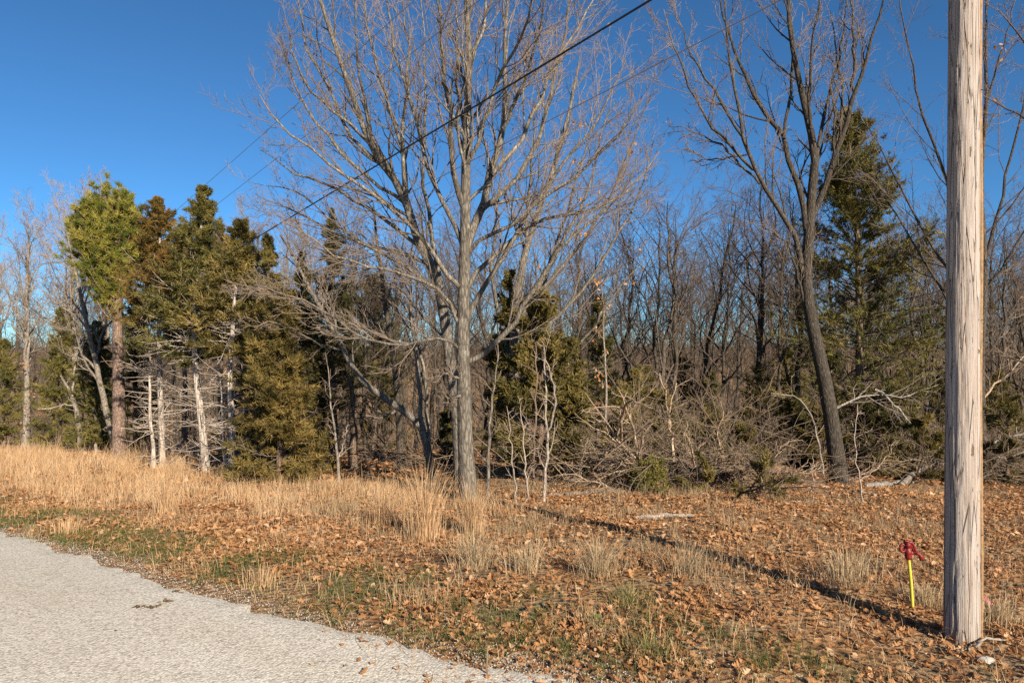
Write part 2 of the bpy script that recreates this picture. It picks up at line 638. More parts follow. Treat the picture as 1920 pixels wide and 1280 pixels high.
def leaf_cards(rng, c, size, tilt=0.45, small=True, tint=None):
    V, T = (SMALL_V, SMALL_T) if small else (LEAF_V, LEAF_T)
    n = len(c)
    v = np.repeat(V[None], n, 0).copy()
    v[:, :, 1] -= 0.5
    cup = rng.normal(0.5, 0.9, n)[:, None]
    bend = rng.normal(0.1, 0.55, n)[:, None]
    twist = rng.normal(0, 0.5, n)[:, None]
    v[:, :, 0] *= rng.uniform(0.75, 1.15, n)[:, None]
    v[:, :, 2] = cup * v[:, :, 0] ** 2 * 1.6 + bend * v[:, :, 1] ** 2 + twist * v[:, :, 0] * v[:, :, 1]
    v *= np.asarray(size)[:, None, None]
    v = np.einsum('nij,nkj->nki', euler_mats(rng, n, tilt), v) + c[:, None, :]
    t = (np.arange(n) * len(V))[:, None, None] + T[None]
    if tint is None:
        tint = np.clip(rng.normal(0.5, 0.27, n), 0, 1)
    return v.reshape(-1, 3), t.reshape(-1, 3), np.repeat(tint, len(V))


def blades(rng, c, h, w, lean, tint, az=None):
    """grass blades that bend over more towards the tip: (n) roots -> verts, tris"""
    n = len(c)
    if az is None:
        az = rng.uniform(0, 2 * np.pi, n)
    d = np.stack([np.cos(az), np.sin(az), np.zeros(n)], -1)
    fz = rng.uniform(0, 2 * np.pi, n)
    sd = np.stack([np.cos(fz), np.sin(fz), np.zeros(n)], -1)
    ln_ = rng.uniform(0.12, 1.0, n) ** 1.3 * lean
    up = np.array([0, 0, 1.0])
    p, pts = c, [c]
    for g, f in ((0.30, 0.40), (0.85, 0.34), (1.6, 0.26)):
        th = np.minimum(g * ln_, 1.95)
        p = p + (up * np.cos(th)[:, None] + d * np.sin(th)[:, None]) * (h * f)[:, None]
        pts.append(p)
    hw = sd * (w / 2)[:, None]
    v = np.stack([c - hw, c + hw, pts[1] - hw * .85, pts[1] + hw * .85, pts[2] - hw * .6, pts[2] + hw * .6, pts[3]], 1)
    t = (np.arange(n) * 7)[:, None, None] + np.array([(0, 1, 3), (0, 3, 2), (2, 3, 5), (2, 5, 4), (4, 5, 6)])[None]
    return v.reshape(-1, 3), t.reshape(-1, 3), np.repeat(tint, 7)


def sprays(rng, P, D, length, width, k, spread=0.6, tint=None):
    """k thin needles fanned about direction D at each point P"""
    n = len(P) * k
    p = np.repeat(P, k, 0)
    d = nrm(np.repeat(nrm(D), k, 0) + rng.normal(size=(n, 3)) * spread)
    L = np.repeat(length, k) * rng.uniform(0.55, 1.15, n) if hasattr(length, '__len__') else length * rng.uniform(0.55, 1.15, n)
    sd = nrm(np.cross(d, rng.normal(size=(n, 3))))
    p = p + rng.normal(size=(n, 3)) * 0.02
    w = width * rng.uniform(0.7, 1.3, n)
    v = np.stack([p - sd * (w / 2)[:, None], p + sd * (w / 2)[:, None], p + d * L[:, None]], 1)
    t = np.arange(n * 3).reshape(n, 3)
    if tint is None:
        tint = np.full(len(P), 0.5)
    tv = np.clip(np.repeat(tint, k) + rng.normal(0, 0.10, n), 0, 1)
    return v.reshape(-1, 3), t.reshape(-1, 3), np.repeat(tv, 3)


# ------------------------------------------------------------------ tree builders
def trunk_line(rng, H, lean=(0, 0), wob=0.08, N=16):
    z = np.linspace(-0.25, H, N)
    u = np.clip(z / H, 0, 1)
    x = lean[0] * u * H + np.cumsum(rng.normal(size=N)) * wob * 0.35
    y = lean[1] * u * H + np.cumsum(rng.normal(size=N)) * wob * 0.35
    x -= x[0]
    y -= y[0]
    return np.stack([x, y, z], -1)


def taper(r0, r1, N, flare=0.35):
    u = np.linspace(0, 1, N)
    r = r0 * (1 - u) ** 0.8 + r1 * u
    return r * (1 + flare * np.exp(-u * 22))


def bare_tree_meshes(seed, H, r0, limbs=9, clear=0.35, fork=(20, 42), dens=1.0, wob=0.12, up=0.5, lnl=(0.42, 0.62), twig=0.0035, lean=(0, 0), mat='bare', n2=8, n3=5, n4=3):
    rng = np.random.default_rng(seed)
    P = trunk_line(rng, H, lean, wob)[None]
    R = taper(r0, 0.012, P.shape[1])[None]
    a = Acc()
    a.tubes(P, R, 9)
    L1 = grow(rng, P, R, limbs, clear, 0.95, fork, lnl, 0.62, 10, up, 0.20, 0.006, 0.55)
    a.tubes(*L1, 6)
    c = Acc()
    L2 = grow(rng, *L1, int(n2 * dens), 0.15, 0.98, (22, 50), (0.32, 0.6), 0.6, 7, up * 0.7, 0.24, twig * 1.1, 0.5)
    c.tubes(*L2, 4)
    top = grow(rng, P, R, int(8 * dens), 0.6, 0.99, (25, 55), (0.10, 0.2), 0.5, 7, up, 0.15, twig, 0.4)
    c.tubes(*top, 4)
    L2 = (np.concatenate([L2[0], top[0]]), np.concatenate([L2[1], top[1]]))
    L3 = grow(rng, *L2, int(n3 * dens), 0.15, 0.98, (22, 55), (0.35, 0.6), 0.62, 4, up * 0.5, 0.2, twig, 0.45)
    c.tubes(*L3, 3)
    L4 = grow(rng, *L3, max(2, int(n4 * dens)), 0.2, 0.98, (20, 55), (0.4, 0.75), 0.7, 2, up * 0.3, 0.2, twig * 0.8, 0.3)
    c.tubes(*L4, 3)
    return a.mesh('trunk', M[mat]), c.mesh('crown', M[mat])


def two_part(name, loc, label, cat, group, trunk_me, crown_me, crown_name='crown'):
    t = thing(name, loc, label, cat, group)
    for nm, me in (('trunk', trunk_me), (crown_name, crown_me)):
        o = bpy.data.objects.new(nm, me)
        COL.objects.link(o)
        o.parent = t
    return t


def cedar_meshes(seed, H, W, clear=0.05, dens=1.0, mat='cedar_olive', bark='cedar_bark', r0=0.12, prof=0.8, droop=0.1, lean=(0, 0), dead=0, needle=0.125, width=0.0195, trunk_pts=None, open_=0.0, nb=120, skirt=0.12):
    rng = np.random.default_rng(seed)
    if trunk_pts is None:
        P = trunk_line(rng, H, lean, 0.05, 18)[None]
    else:
        P = resample(trunk_pts, 18)[None]
    R = taper(r0, 0.008, 18, 0.45)[None]
    a = Acc()
    a.tubes(P, R, 9)
    nb = int(nb)
    hz = clear + (1 - clear) * rng.random(nb) ** 0.95
    hz = np.clip(hz, clear, 0.985)
    rel = (hz - clear) / (1 - clear)
    L = W * (np.clip(1 - rel, 0, 1) ** prof) * rng.uniform(0.35, 1.22, nb) * np.minimum(1, 0.55 + rel / max(skirt, 1e-3) * 0.45) + 0.03
    az = rng.uniform(0, 2 * np.pi, nb)
    f = hz * 17
    ii = np.minimum(f.astype(int), 16)
    w = (f - ii)[:, None]
    S = P[0, ii] * (1 - w) + P[0, ii + 1] * w
    el = np.radians(rng.uniform(-8, 22, nb) + rel * 38 - droop * 60 * (1 - rel))
    d = np.stack([np.cos(az) * np.cos(el), np.sin(az) * np.cos(el), np.sin(el)], -1)
    N1 = 7
    B1 = np.zeros((nb, N1, 3))
    B1[:, 0] = S
    for m in range(1, N1):
        B1[:, m] = B1[:, m - 1] + d * (L / (N1 - 1))[:, None]
        d = d + rng.normal(size=d.shape) * 0.10
        d[:, 2] += 0.05
        d = nrm(d)
    r1 = np.minimum(0.022, 0.006 + 0.007 * L)
    R1 = r1[:, None] * np.linspace(1, 0.25, N1)[None]
    a.tubes(B1[:, ::2], R1[:, ::2], 3)
    f_ = Acc()
    B2, R2 = grow(rng, B1, R1, int(9 * dens), 0.22 + open_ * 0.3, 1.0, (25, 60), (0.28, 0.5), 0.6, 4, 0.12, 0.15, 0.003, 0.4, flat=0.62)
    hb_ = rng.random(len(B2)) < 0.45
    a.tubes(B2[hb_][:, [0, 3]], R2[hb_][:, [0, 3]], 3)
    clump = rng.uniform(0.15, 0.85, len(B1))
    bt = np.repeat(clump, int(9 * dens))
    bt = np.clip(bt + rng.normal(0, 0.12, len(bt)), 0, 1)
    full = rng.random(len(B1)) > 0.16
    f2b = np.repeat(full, int(9 * dens))
    nls = needle * np.clip(0.40 + L / 1.1, 0.45, 1.05)
    nl2 = np.repeat(nls, int(9 * dens))
    for Q, tn, cnt, nq in ((B2[f2b], bt[f2b], 9, nl2[f2b]), (B1[full][:, 3:], clump[full], 8, nls[full])):
        m = Q.shape[1]
        u = rng.random((len(Q), cnt)) * (m - 1.01)
        i0 = u.astype(int)
        ww = (u - i0)[..., None]
        bi = np.arange(len(Q))[:, None]
        p = Q[bi, i0] * (1 - ww) + Q[bi, i0 + 1] * ww
        dd = Q[bi, i0 + 1] - Q[bi, i0]
        dd = nrm(dd) + np.array([0, 0, 0.25])
        f_.add(*_vt(sprays(rng, p.reshape(-1, 3), dd.reshape(-1, 3), np.repeat(nq, cnt), width, 4, 0.62, np.repeat(tn, cnt))))
    # foliage close to the stem in the upper crown, and a tapering leader
    hi = (rel > 0.5)
    Q = B1[hi]
    if len(Q):
        u = rng.random((len(Q), 5)) * 3.4
        i0 = u.astype(int)
        ww = (u - i0)[..., None]
        bi = np.arange(len(Q))[:, None]
        p = Q[bi, i0] * (1 - ww) + Q[bi, i0 + 1] * ww
        dd = nrm(Q[bi, i0 + 1] - Q[bi, i0]) + np.array([0, 0, 0.3])
        f_.add(*_vt(sprays(rng, p.reshape(-1, 3), dd.reshape(-1, 3), np.repeat(nls[hi], 5), width, 5, 0.5, np.repeat(clump[hi], 5))))
    u = rng.random(60)
    k0 = 15.2 + 1.79 * u
    i0 = k0.astype(int)
    p = P[0, i0] * (1 - (k0 - i0))[:, None] + P[0, i0 + 1] * (k0 - i0)[:, None]
    f_.add(*_vt(sprays(rng, p, np.tile([0, 0, 1.0], (60, 1)), needle * (1.0 - 0.65 * u), width, 4, 0.42, rng.uniform(.3, .9, 60))))
    dm = None
    if dead:
        dz = rng.uniform(0.06, max(clear + 0.12, 0.2), dead)
        f2 = dz * 17
        ii = np.minimum(f2.astype(int), 16)
        w = (f2 - ii)[:, None]
        S = P[0, ii] * (1 - w) + P[0, ii + 1] * w
        az = rng.uniform(0, 2 * np.pi, dead)
        el = np.radians(rng.normal(4, 18, dead))
        d = np.stack([np.cos(az) * np.cos(el), np.sin(az) * np.cos(el), np.sin(el)], -1)
        L = rng.uniform(0.15, 1.15, dead) ** 1.3
        DB = np.zeros((dead, 6, 3))
        DB[:, 0] = S
        for m in range(1, 6):
            DB[:, m] = DB[:, m - 1] + d * (L / 5)[:, None]
            d = nrm(d + rng.normal(size=d.shape) * 0.13 + [0, 0, 0.05])
        DR = (0.006 + 0.006 * rng.random(dead))[:, None] * np.linspace(1, 0.3, 6)[None]
        c = Acc()
        c.tubes(DB, DR, 4)
        c.tubes(*grow(rng, DB, DR, 2, 0.3, 0.95, (30, 65), (0.2, 0.5), 0.6, 4, 0.05, 0.2, 0.003), 3)
        dm = c.mesh('dead_branches', M[bark])
    return a.mesh('trunk', M[bark]), f_.mesh('crown', M[mat], False), dm


def _vt(x):
    v, t, a = x
    return v, None, t, a


def cedar(name, px, py, top, halfw, label, seed, group=None, D=None, cat='tree', **kw):
    """cedar whose base stands at a photo pixel; top and halfw in photo pixels"""
    b = place(px, py) if D is None else np.array([(px - 960) / F * D, D, float(terrain((px - 960) / F * D, D))])
    D = b[1]
    H = ZC - (top - 640) / F * D - b[2]
    Wd = halfw / F * D
    t = thing(name, b, label, cat, group)
    if 'trunk_px' in kw:
        tp = [np.append(pix(x, y, D) - b, 1.0) for x, y in kw.pop('trunk_px')]
        tp[0][2] -= 0.25
        kw['trunk_pts'] = np.array(tp)[:, :3]
    tm, cm, dm = cedar_meshes(seed, H, Wd, **kw)
    for nm, me in (('trunk', tm), ('crown', cm), ('dead_branches', dm)):
        if me is not None:
            o = bpy.data.objects.new(nm, me)
            COL.objects.link(o)
            o.parent = t
    return t


def px_line(pts, D0, D1, base, r0, r1, N=12, rng=None, wob=0.0, pw=1.0):
    n = len(pts)
    P = np.array([pix(x, y, D0 + (D1 - D0) * (k / (n - 1)) ** pw) for k, (x, y) in enumerate(pts)]) - base
    P = resample(P, N)
    if rng is not None and wob:
        w = rng.normal(size=(N, 3)) * wob
        w[0] = 0
        P = P + w
    R = np.linspace(0, 1, N)
    return P, r0 * (1 - R) ** 0.85 + r1 * R


def shaped_tree(name, label, base_px, trunk, limbs, seed, mat, r0, r1=0.015, n2=15, n3=8, n4=4, twig=0.003, up=0.55, D=None, group=None, ang=(20, 45), l2=(0.22, 0.42), leaves=0, wob=0.03, l4=True, cat='tree', lscale=0.78):
    """tree whose trunk and limbs follow given lines; limbs = (pixels, depth change, base radius)"""
    rng = np.random.default_rng(seed)
    if D is None:
        b = place(*base_px)
    else:
        X = (base_px[0] - 960) / F * D
        b = np.array([X, D, float(terrain(X, D))])
    D = b[1]
    t = thing(name, b, label, cat, group)
    P, R = px_line([(trunk[0][0], trunk[0][1] + 20)] + list(trunk), D, D, b, r0, r1, 20)
    limbs = [(q_[0], q_[1], q_[2] * lscale) for q_ in limbs]
    R = R * (1 + 0.30 * np.exp(-np.linspace(0, 1, 20) * 20))
    a = Acc()
    a.tubes(P, R, 14)
    a.build('trunk', M[mat], t)
    c = Acc()
    lv = []

    def twigs(acc, LP, LR, n2):
        L2 = grow(rng, LP, LR, n2, 0.14, 0.99, ang, l2, 0.5, 7, up, 0.12, twig * 1.3, 0.45, rmax=0.03)
        acc.tubes(*L2, 4)
        L3 = grow(rng, *L2, n3, 0.12, 0.99, (20, 50), (0.3, 0.55), 0.62, 4, up * 0.6, 0.16, twig, 0.4)
        acc.tubes(*L3, 3)
        if l4:
            L4 = grow(rng, *L3, n4, 0.15, 0.99, (18, 50), (0.35, 0.7), 0.7, 2, up * 0.3, 0.18, twig * 0.75, 0.3)
            acc.tubes(*L4, 3)
        lv.append(L3[0][:, -1])

    for pts, dD, rb in limbs:
        LP, LR = px_line(pts, D, D + dD, b, rb, 0.006, 13, rng, wob * 0.6, 1.2)
        la = Acc()
        la.tubes(LP, LR, 8)
        lo = la.build('limb', M[mat], t)
        tw = Acc()
        twigs(tw, LP[None], LR[None], n2)
        tw.build('twigs', M[mat], lo)
    twigs(c, P[None][:, 8:], R[None][:, 8:], n2)
    c.build('crown', M[mat], t)
    if leaves:
        pts = np.concatenate(lv)
        pts = pts[rng.choice(len(pts), min(leaves, len(pts)), False)]
        lf = Acc()
        v, tr, ti = ribbon_leaves(rng, pts, 0.09, 3, 0.06)
        lf.add(v, None, tr, ti)
        lf.build('dead_leaves', M['litter'], t, False)
    return t


# ------------------------------------------------------------------ utility pole
def pole_material():
    m = Mat('weathered_pole_wood', 0.9, 0.12)
    vec = m.coords((1, 1, 0.045))
    n1 = m.noise(vec, 60, 6, 0.7)
    n2 = m.noise(m.coords((1, 1, 0.12)), 18, 5, 0.65)
    v1 = m.voronoi(m.coords((1, 1, 0.16)), 26, 'F1')
    n3 = m.noise(m.coords((1, 1, 0.14)), 60, 3, 0.55)
    c = m.ramp(n1, [(0.25, (0.24, 0.195, 0.16)), (0.5, (0.37, 0.32, 0.275)), (0.75, (0.48, 0.425, 0.37))])
    c = m.mix(m.ramp(n2, [(0.35, 0.45), (0.6, 0.0)]), c, (0.36, 0.26, 0.185))
    slit = m.ramp(n3, [(0.30, 1.0), (0.345, 0.0)])
    ck = m.voronoi(m.coords((1, 1, 0.028)), 30, 'DISTANCE_TO_EDGE')
    crack = m.ramp(ck, [(0.0, 1.0), (0.035, 0.0)])
    c = m.mix(m.math('MULTIPLY', crack, 0.7), c, (0.12, 0.085, 0.06))
    c = m.mix(m.math('MULTIPLY', slit, 0.8), c, (0.11, 0.075, 0.05))
    m.color(c)
    h = m.math('SUBTRACT', m.math('ADD', n1, m.math('MULTIPLY', v1, 0.35)), m.math('ADD', m.math('MULTIPLY', slit, 1.2), m.math('MULTIPLY', crack, 0.8)))
    m.bump(h, 1.0, 0.012)
    return m.m


pb = place(1803, 1213)
pb = np.array([pb[0] * (pb[1] + 0.11) / pb[1], pb[1] + 0.11, pb[2]])
pole = thing('utility_pole', pb, 'weathered grey wooden utility pole with cracked grain beside the red hydrant', 'utility pole')
K, NZ = 72, 300
th = np.linspace(0, 2 * np.pi, K, endpoint=False)
zz = np.linspace(-0.4, 9.4, NZ)
rad = np.interp(zz, [-0.4, 0, 9.4], [0.106, 0.105, 0.070])
TH, ZZ = np.meshgrid(th, zz)
gr = np.abs(vnoise(TH * 3.2, ZZ * 0.35 + 5, 0.16, 3) - 0.5) * 2
gr2 = vnoise(np.cos(TH) * 2.0 + 9, ZZ * 0.30 + np.sin(TH) * 2, 0.10, 8)
rr_ = rad[:, None] * (1 + 0.02 * np.sin(TH * 2 + 0.4)) - 0.006 * np.clip(0.22 - gr, 0, 1) / 0.22 + 0.002 * (gr2 - .5) - 0.006 * np.clip(gr2 - 0.78, 0, 1) / 0.2
lx = 0.004 * ZZ
pv = np.stack([np.cos(TH) * rr_ + lx, np.sin(TH) * rr_, ZZ], -1)
i, j = np.meshgrid(np.arange(NZ - 1), np.arange(K), indexing='ij')
pq = np.stack([i * K + j, i * K + (j + 1) % K, (i + 1) * K + (j + 1) % K, (i + 1) * K + j], -1).reshape(-1, 4)
a = Acc()
a.add(pv.reshape(-1, 3), pq, [( (NZ - 1) * K, (NZ - 1) * K + m, (NZ - 1) * K + m + 1) for m in range(1, K - 1)])
a.build('shaft', pole_material(), pole)
# wooden moulding that covers the ground wire, on the far right side of the shaft
a = Acc()
mz = np.linspace(-0.2, 8.6, 60)
mr = np.interp(mz, [-0.4, 0, 9.4], [0.106, 0.105, 0.070])
ang = math.radians(-14)
MP = np.stack([np.cos(ang) * (mr + 0.004) + 0.004 * mz + 0.004 * np.sin(mz * 3), np.sin(ang) * (mr + 0.004) * np.ones_like(mz), mz], -1)
a.tubes(MP[None], np.full((1, 60), 0.0135), 8, cap=True)
a.build('ground_wire_moulding', plain_mat('moulding_wood', (0.27, 0.165, 0.08), 0.8, 0.2, 0.3, 40), pole)
steel = plain_mat('galvanised_steel', (0.42, 0.42, 0.43), 0.45, 0.5, 0.2)
for z0 in (0.7, 2.1, 3.6):
    a = Acc()
    ang2 = np.linspace(math.radians(-34), math.radians(6), 8)
    rz_ = np.interp(z0, [-0.4, 0, 9.4], [0.106, 0.105, 0.070]) + 0.017
    a.tubes(np.stack([np.cos(ang2) * rz_ + 0.004 * z0, np.sin(ang2) * rz_, np.full(8, z0)], -1)[None], np.full((1, 8), 0.003), 5)
    a.build('staple', steel, pole)
ca = Acc()
ca.box((0.1, -0.11, 8.6), 2.0, 0.09, 0.11)
ca.build('crossarm', plain_mat('crossarm_wood', (0.30, 0.23, 0.17), 0.9, 0.1, 0.3), pole)
HW = [4.7, 5.3, 6.5, 7.2]
for h_ in HW:
    a = Acc()
    a.tubes(np.array([[[0.0, 0.0, h_], [-0.10, -0.05, h_], [-0.16, -0.08, h_ + 0.02]]]) + [0.004 * h_, 0, 0], np.array([[0.014, 0.014, 0.02]]), 8, cap=True)
    a.build('cable_bracket', steel, pole)

# ------------------------------------------------------------------ overhead lines
black = plain_mat('black_cable_sheath', (0.012, 0.012, 0.013), 0.5, 0.4)
greyw = plain_mat('grey_aluminium_wire', (0.16, 0.16, 0.165), 0.5, 0.4)
cabs = [(5.3, (-90, 735), 110, 0.0105, black, 1.3, 'thick black cable running down left from the pole across the bare trees', 'cable'),
        (4.7, (-60, 742), 110, 0.0042, greyw, 1.15, 'thin grey wire hanging just below the thick black cable', 'wire'),
        (6.5, (-40, 690), 110, 0.0045, greyw, 1.0, 'dark wire crossing the blue sky, lower of the two upper wires', 'wire'),
        (7.2, (-60, 700), 110, 0.0045, greyw, 1.0, 'topmost dark wire crossing the blue sky above the left cedars', 'wire')]
for h_, q_, Dq, rw, mt, sag, lb, ct in cabs:
    A_ = pb + np.array([-0.16 + 0.004 * h_, -0.08, h_ + 0.02])
    B_ = pix(q_[0], q_[1], Dq)
    u = np.linspace(0, 1, 90) ** 1.8
    C_ = A_[None] * (1 - u)[:, None] + B_[None] * u[:, None]
    C_[:, 2] -= sag * 4 * u * (1 - u)
    a = Acc()
    a.tubes(C_[None], np.full((1, 90), rw), 7)
    tag(a.build('overhead_' + ct, mt, None, True, A_), lb, ct, 'overhead lines from the pole')

# ------------------------------------------------------------------ yard hydrant
hb = place(1712, 1142)
S_ = hb[1] / F                                  # metres per photo pixel there
hyd = thing('yard_hydrant', hb, 'red-headed yard hydrant on a thin yellow pipe beside the utility pole', 'hydrant')


def hp(zx, zy, dy=0.0):                         # from photo pixels to hydrant space
    return np.array([(zx - 1712) * S_, dy, (1142 - zy) * S_])


mm = Mat('yellow_pipe_paint', 0.45, 0.4)
tc = mm.coords()
sx = mm.n('ShaderNodeSeparateXYZ')
mm.link(tc, sx.inputs[0])
ov = mm.ramp(mm.math('MULTIPLY', sx.outputs[2], 2.0), [(0.70, (0.52, 0.46, 0.055)), (0.80, (0.48, 0.13, 0.02))])
mm.color(mm.mix(mm.ramp(mm.noise(tc, 60, 4), [(0.35, 0.5), (0.5, 0.0)]), ov, (0.45, 0.36, 0.06)))
red = plain_mat('red_hydrant_enamel', (0.17, 0.011, 0.010), 0.5, 0.4, 0.5, 90)
a = Acc()
a.tubes(np.array([hp(1712.5, 1152), hp(1711, 1135), hp(1708, 1090), hp(1703.4, 1046)])[None], np.full((1, 4), 2.9 * S_), 14)
a.build('pipe', mm.m, hyd)
a = Acc()
prof = [(1048, 3.6), (1045, 4.6), (1042, 5.2), (1039, 4.4), (1036, 5.6), (1032, 5.4), (1029, 3.9), (1024, 3.2), (1020, 3.0), (1016, 2.0)]
a.tubes(np.array([hp(1703 - (1048 - y) * 0.04, y) for y, _ in prof])[None], np.array([[r_ * 1.25 * S_ for _, r_ in prof]]), 14, cap=True)
a.build('head_casting', red, hyd)
# lever: two slanting straps joined by a cap at the top
lv_ = thing_parent = hyd
a = Acc()
for dy in (-0.017, 0.017):
    pts = np.array([hp(1697, 1018, dy), hp(1704, 1014.5, dy), hp(1709, 1017, dy), hp(1713, 1028, dy), hp(1717, 1037, dy)])
    a.tubes(resample(pts, 10)[None], np.full((1, 10), 2.4 * S_), 6, cap=True)
a.box((hp(1702, 1021) ), 10 * S_, 0.036, 11 * S_)
a.build('lever_handle', red, hyd)
a = Acc()
an = np.linspace(0, 2 * np.pi, 17)
ringp = np.stack([hp(1692.5 + 5.2 * math.cos(q), 1027 + 7.0 * math.sin(q)) for q in an])
a.tubes(ringp[None], np.full((1, 17), 2.5 * S_), 8)
a.build('linkage_ring', red, hyd)
a = Acc()
a.tubes(resample(np.array([hp(1697, 1033), hp(1690, 1035), hp(1687.5, 1029)]), 8)[None], np.full((1, 8), 1.7 * S_), 6, cap=True)
a.build('linkage_rod', red, hyd)
a = Acc()
spt = resample(np.array([hp(1706, 1036), hp(1714, 1036), hp(1721, 1037.5), hp(1726, 1041), hp(1728.5, 1049)]), 12)
rs = np.interp(np.linspace(0, 1, 12), [0, .3, .55, .7, .75, .9, 1], [4.4, 3.5, 3.2, 3.5, 4.4, 4.4, 4.0]) * S_
a.tubes(spt[None], rs[None], 12, cap=True)
a.build('spout', red, hyd)
a = Acc()
a.tubes(np.array([hp(1713, 1034, -0.02), hp(1713, 1034, 0.02)])[None], np.full((1, 2), 2.2 * S_), 8, cap=True)
a.build('pivot_bolt', red, hyd)

# ------------------------------------------------------------------ the big oak and the trees around it
OAK_TR = [(880, 940), (874, 860), (871, 780), (869, 700), (868, 620), (870, 540), (872, 470), (873, 400), (873, 328), (877, 197), (880, 100), (874, 0), (872, -140)]
OAK_LIMBS = [
    ([(873, 470), (890, 420), (905, 390), (921, 328), (943, 241), (950, 144), (952, 0), (958, -110)], 0.9, 0.085),
    ([(905, 392), (950, 360), (985, 318), (1020, 240), (1040, 150), (1062, 60), (1075, -60)], 1.6, 0.055),
    ([(874, 480), (915, 440), (965, 420), (1010, 380), (1060, 345), (1120, 300), (1165, 245), (1205, 180)], -1.0, 0.042),
    ([(873, 545), (905, 500), (950, 455), (1000, 420), (1060, 402), (1130, 390), (1185, 350), (1235, 285)], 1.3, 0.05),
    ([(868, 620), (885, 575), (915, 530), (945, 480), (985, 400), (1040, 330), (1100, 260), (1150, 170), (1170, 110)], 0.5, 0.052),
    ([(875, 680), (905, 665), (945, 630), (975, 590), (1000, 540), (1030, 490), (1080, 440), (1140, 390), (1195, 330)], -0.6, 0.06),
    ([(873, 400), (852, 330), (847, 245), (838, 150), (829, 87), (820, 0), (812, -110)], -0.8, 0.06),
    ([(873, 330), (900, 250), (925, 170), (965, 90), (1000, 0), (1020, -90)], -1.3, 0.045),
    ([(872, 470), (845, 400), (810, 340), (790, 270), (770, 190), (740, 100), (728, 0), (720, -80)], 1.4, 0.05),
    ([(870, 545), (830, 500), (790, 440), (740, 395), (685, 354), (628, 315), (584, 280), (545, 258), (510, 227), (488, 170)], -0.9, 0.05),
    ([(869, 600), (835, 560), (790, 520), (730, 480), (660, 452), (600, 425), (550, 395), (505, 375)], 0.7, 0.045),
    ([(869, 620), (845, 575), (830, 545), (780, 520), (715, 500), (640, 488), (570, 440), (520, 410)], -1.7, 0.038),
    ([(868, 660), (846, 640), (820, 630), (790, 640), (765, 650), (700, 640), (640, 605), (560, 560), (490, 535)], -1.3, 0.030),
    ([(873, 250), (855, 160), (858, 60), (850, -80)], 1.2, 0.04),
    ([(880, 130), (905, 60), (915, -20), (925, -120)], 0.8, 0.035),
    ([(921, 328), (975, 270), (1010, 180), (1060, 90), (1110, 10), (1140, -70)], 1.9, 0.045),
    ([(943, 241), (985, 150), (1015, 60), (1030, -40)], -0.9, 0.035),
    ([(870, 742), (845, 748), (825, 760)], -0.5, 0.03),
    ([(870, 712), (840, 700), (815, 705)], -0.4, 0.03),
]
shaped_tree('oak_tree', 'tall grey bare oak with a straight trunk at the centre of the clearing edge', (880, 942), OAK_TR, OAK_LIMBS, 11, 'oak', 0.122, 0.016, n2=17, n3=7, n4=4, twig=0.0022)
OAK2_TR = [(866, 925), (862, 850), (856, 760), (842, 658), (828, 560), (812, 500), (785, 459), (764, 385), (746, 341), (715, 310), (690, 262), (667, 197), (632, 96), (600, 0), (580, -80)]
OAK2_LIMBS = [
    ([(828, 560), (815, 470), (800, 380), (790, 300), (800, 190), (795, 80), (790, -40)], 1.5, 0.055),
    ([(785, 459), (770, 400), (757, 300), (735, 200), (700, 100), (680, 0), (670, -80)], 1.0, 0.06),
    ([(764, 385), (755, 300), (760, 200), (765, 110), (755, 0), (750, -70)], -0.8, 0.05),
    ([(746, 341), (702, 270), (680, 180), (668, 70), (665, -40)], 0.9, 0.045),
    ([(715, 310), (650, 245), (610, 160), (575, 90), (562, 10), (555, -60)], 1.2, 0.045),
    ([(790, 465), (735, 420), (680, 385), (620, 350), (565, 330), (515, 300), (490, 280)], 0.8, 0.045),
    ([(764, 385), (700, 340), (640, 290), (580, 215), (540, 130), (525, 70)], -0.9, 0.045),
    ([(810, 500), (750, 470), (690, 460), (640, 430), (590, 380), (540, 350), (500, 350)], 1.7, 0.04),
    ([(690, 262), (635, 215), (585, 170), (555, 120), (535, 40)], -1.2, 0.035),
    ([(840, 640), (800, 600), (770, 560), (740, 530), (690, 515), (655, 520)], -1.2, 0.03),
]
shaped_tree('oak_tree', 'bare oak leaning left just behind the straight central trunk', (866, 918), OAK2_TR, OAK2_LIMBS, 12, 'oak', 0.115, 0.016, n2=14, n3=6, n4=3, twig=0.0024)
MULTI_TR = [(985, 895), (975, 800), (965, 720), (962, 640), (968, 560), (985, 470), (1008, 400), (1040, 310), (1070, 200), (1085, 120)]
MULTI_LIMBS = [
    ([(965, 720), (935, 600), (920, 500), (930, 400), (940, 300), (945, 200)], 1.0, 0.06),
    ([(962, 640), (1010, 540), (1060, 450), (1105, 350), (1130, 250), (1150, 170)], 0.8, 0.06),
    ([(968, 600), (1040, 520), (1110, 430), (1160, 340), (1190, 250), (1215, 180)], -0.7, 0.055),
    ([(964, 680), (1040, 600), (1110, 520), (1170, 420), (1205, 350), (1225, 260)], 1.6, 0.055),
    ([(985, 470), (990, 380), (1000, 280), (1010, 180)], -1.2, 0.05),
    ([(970, 740), (1050, 690), (1115, 610), (1160, 540), (1215, 480)], 1.3, 0.045),
    ([(965, 690), (1000, 590), (1035, 480), (1075, 360), (1110, 240), (1125, 140)], 2.2, 0.05),
]
shaped_tree('multi_stem_tree', 'bare many-stemmed tree fanning up to the right behind the central trunk', (985, 893), MULTI_TR, MULTI_LIMBS, 13, 'oak', 0.115, 0.016, n2=11, n3=6, n4=3, twig=0.0026, leaves=30)
CROOK_TR = [(812, 905), (803, 850), (797, 815), (785, 790), (760, 772), (720, 745), (690, 725), (660, 690), (640, 645), (610, 595), (580, 540), (560, 500), (545, 470), (525, 440)]
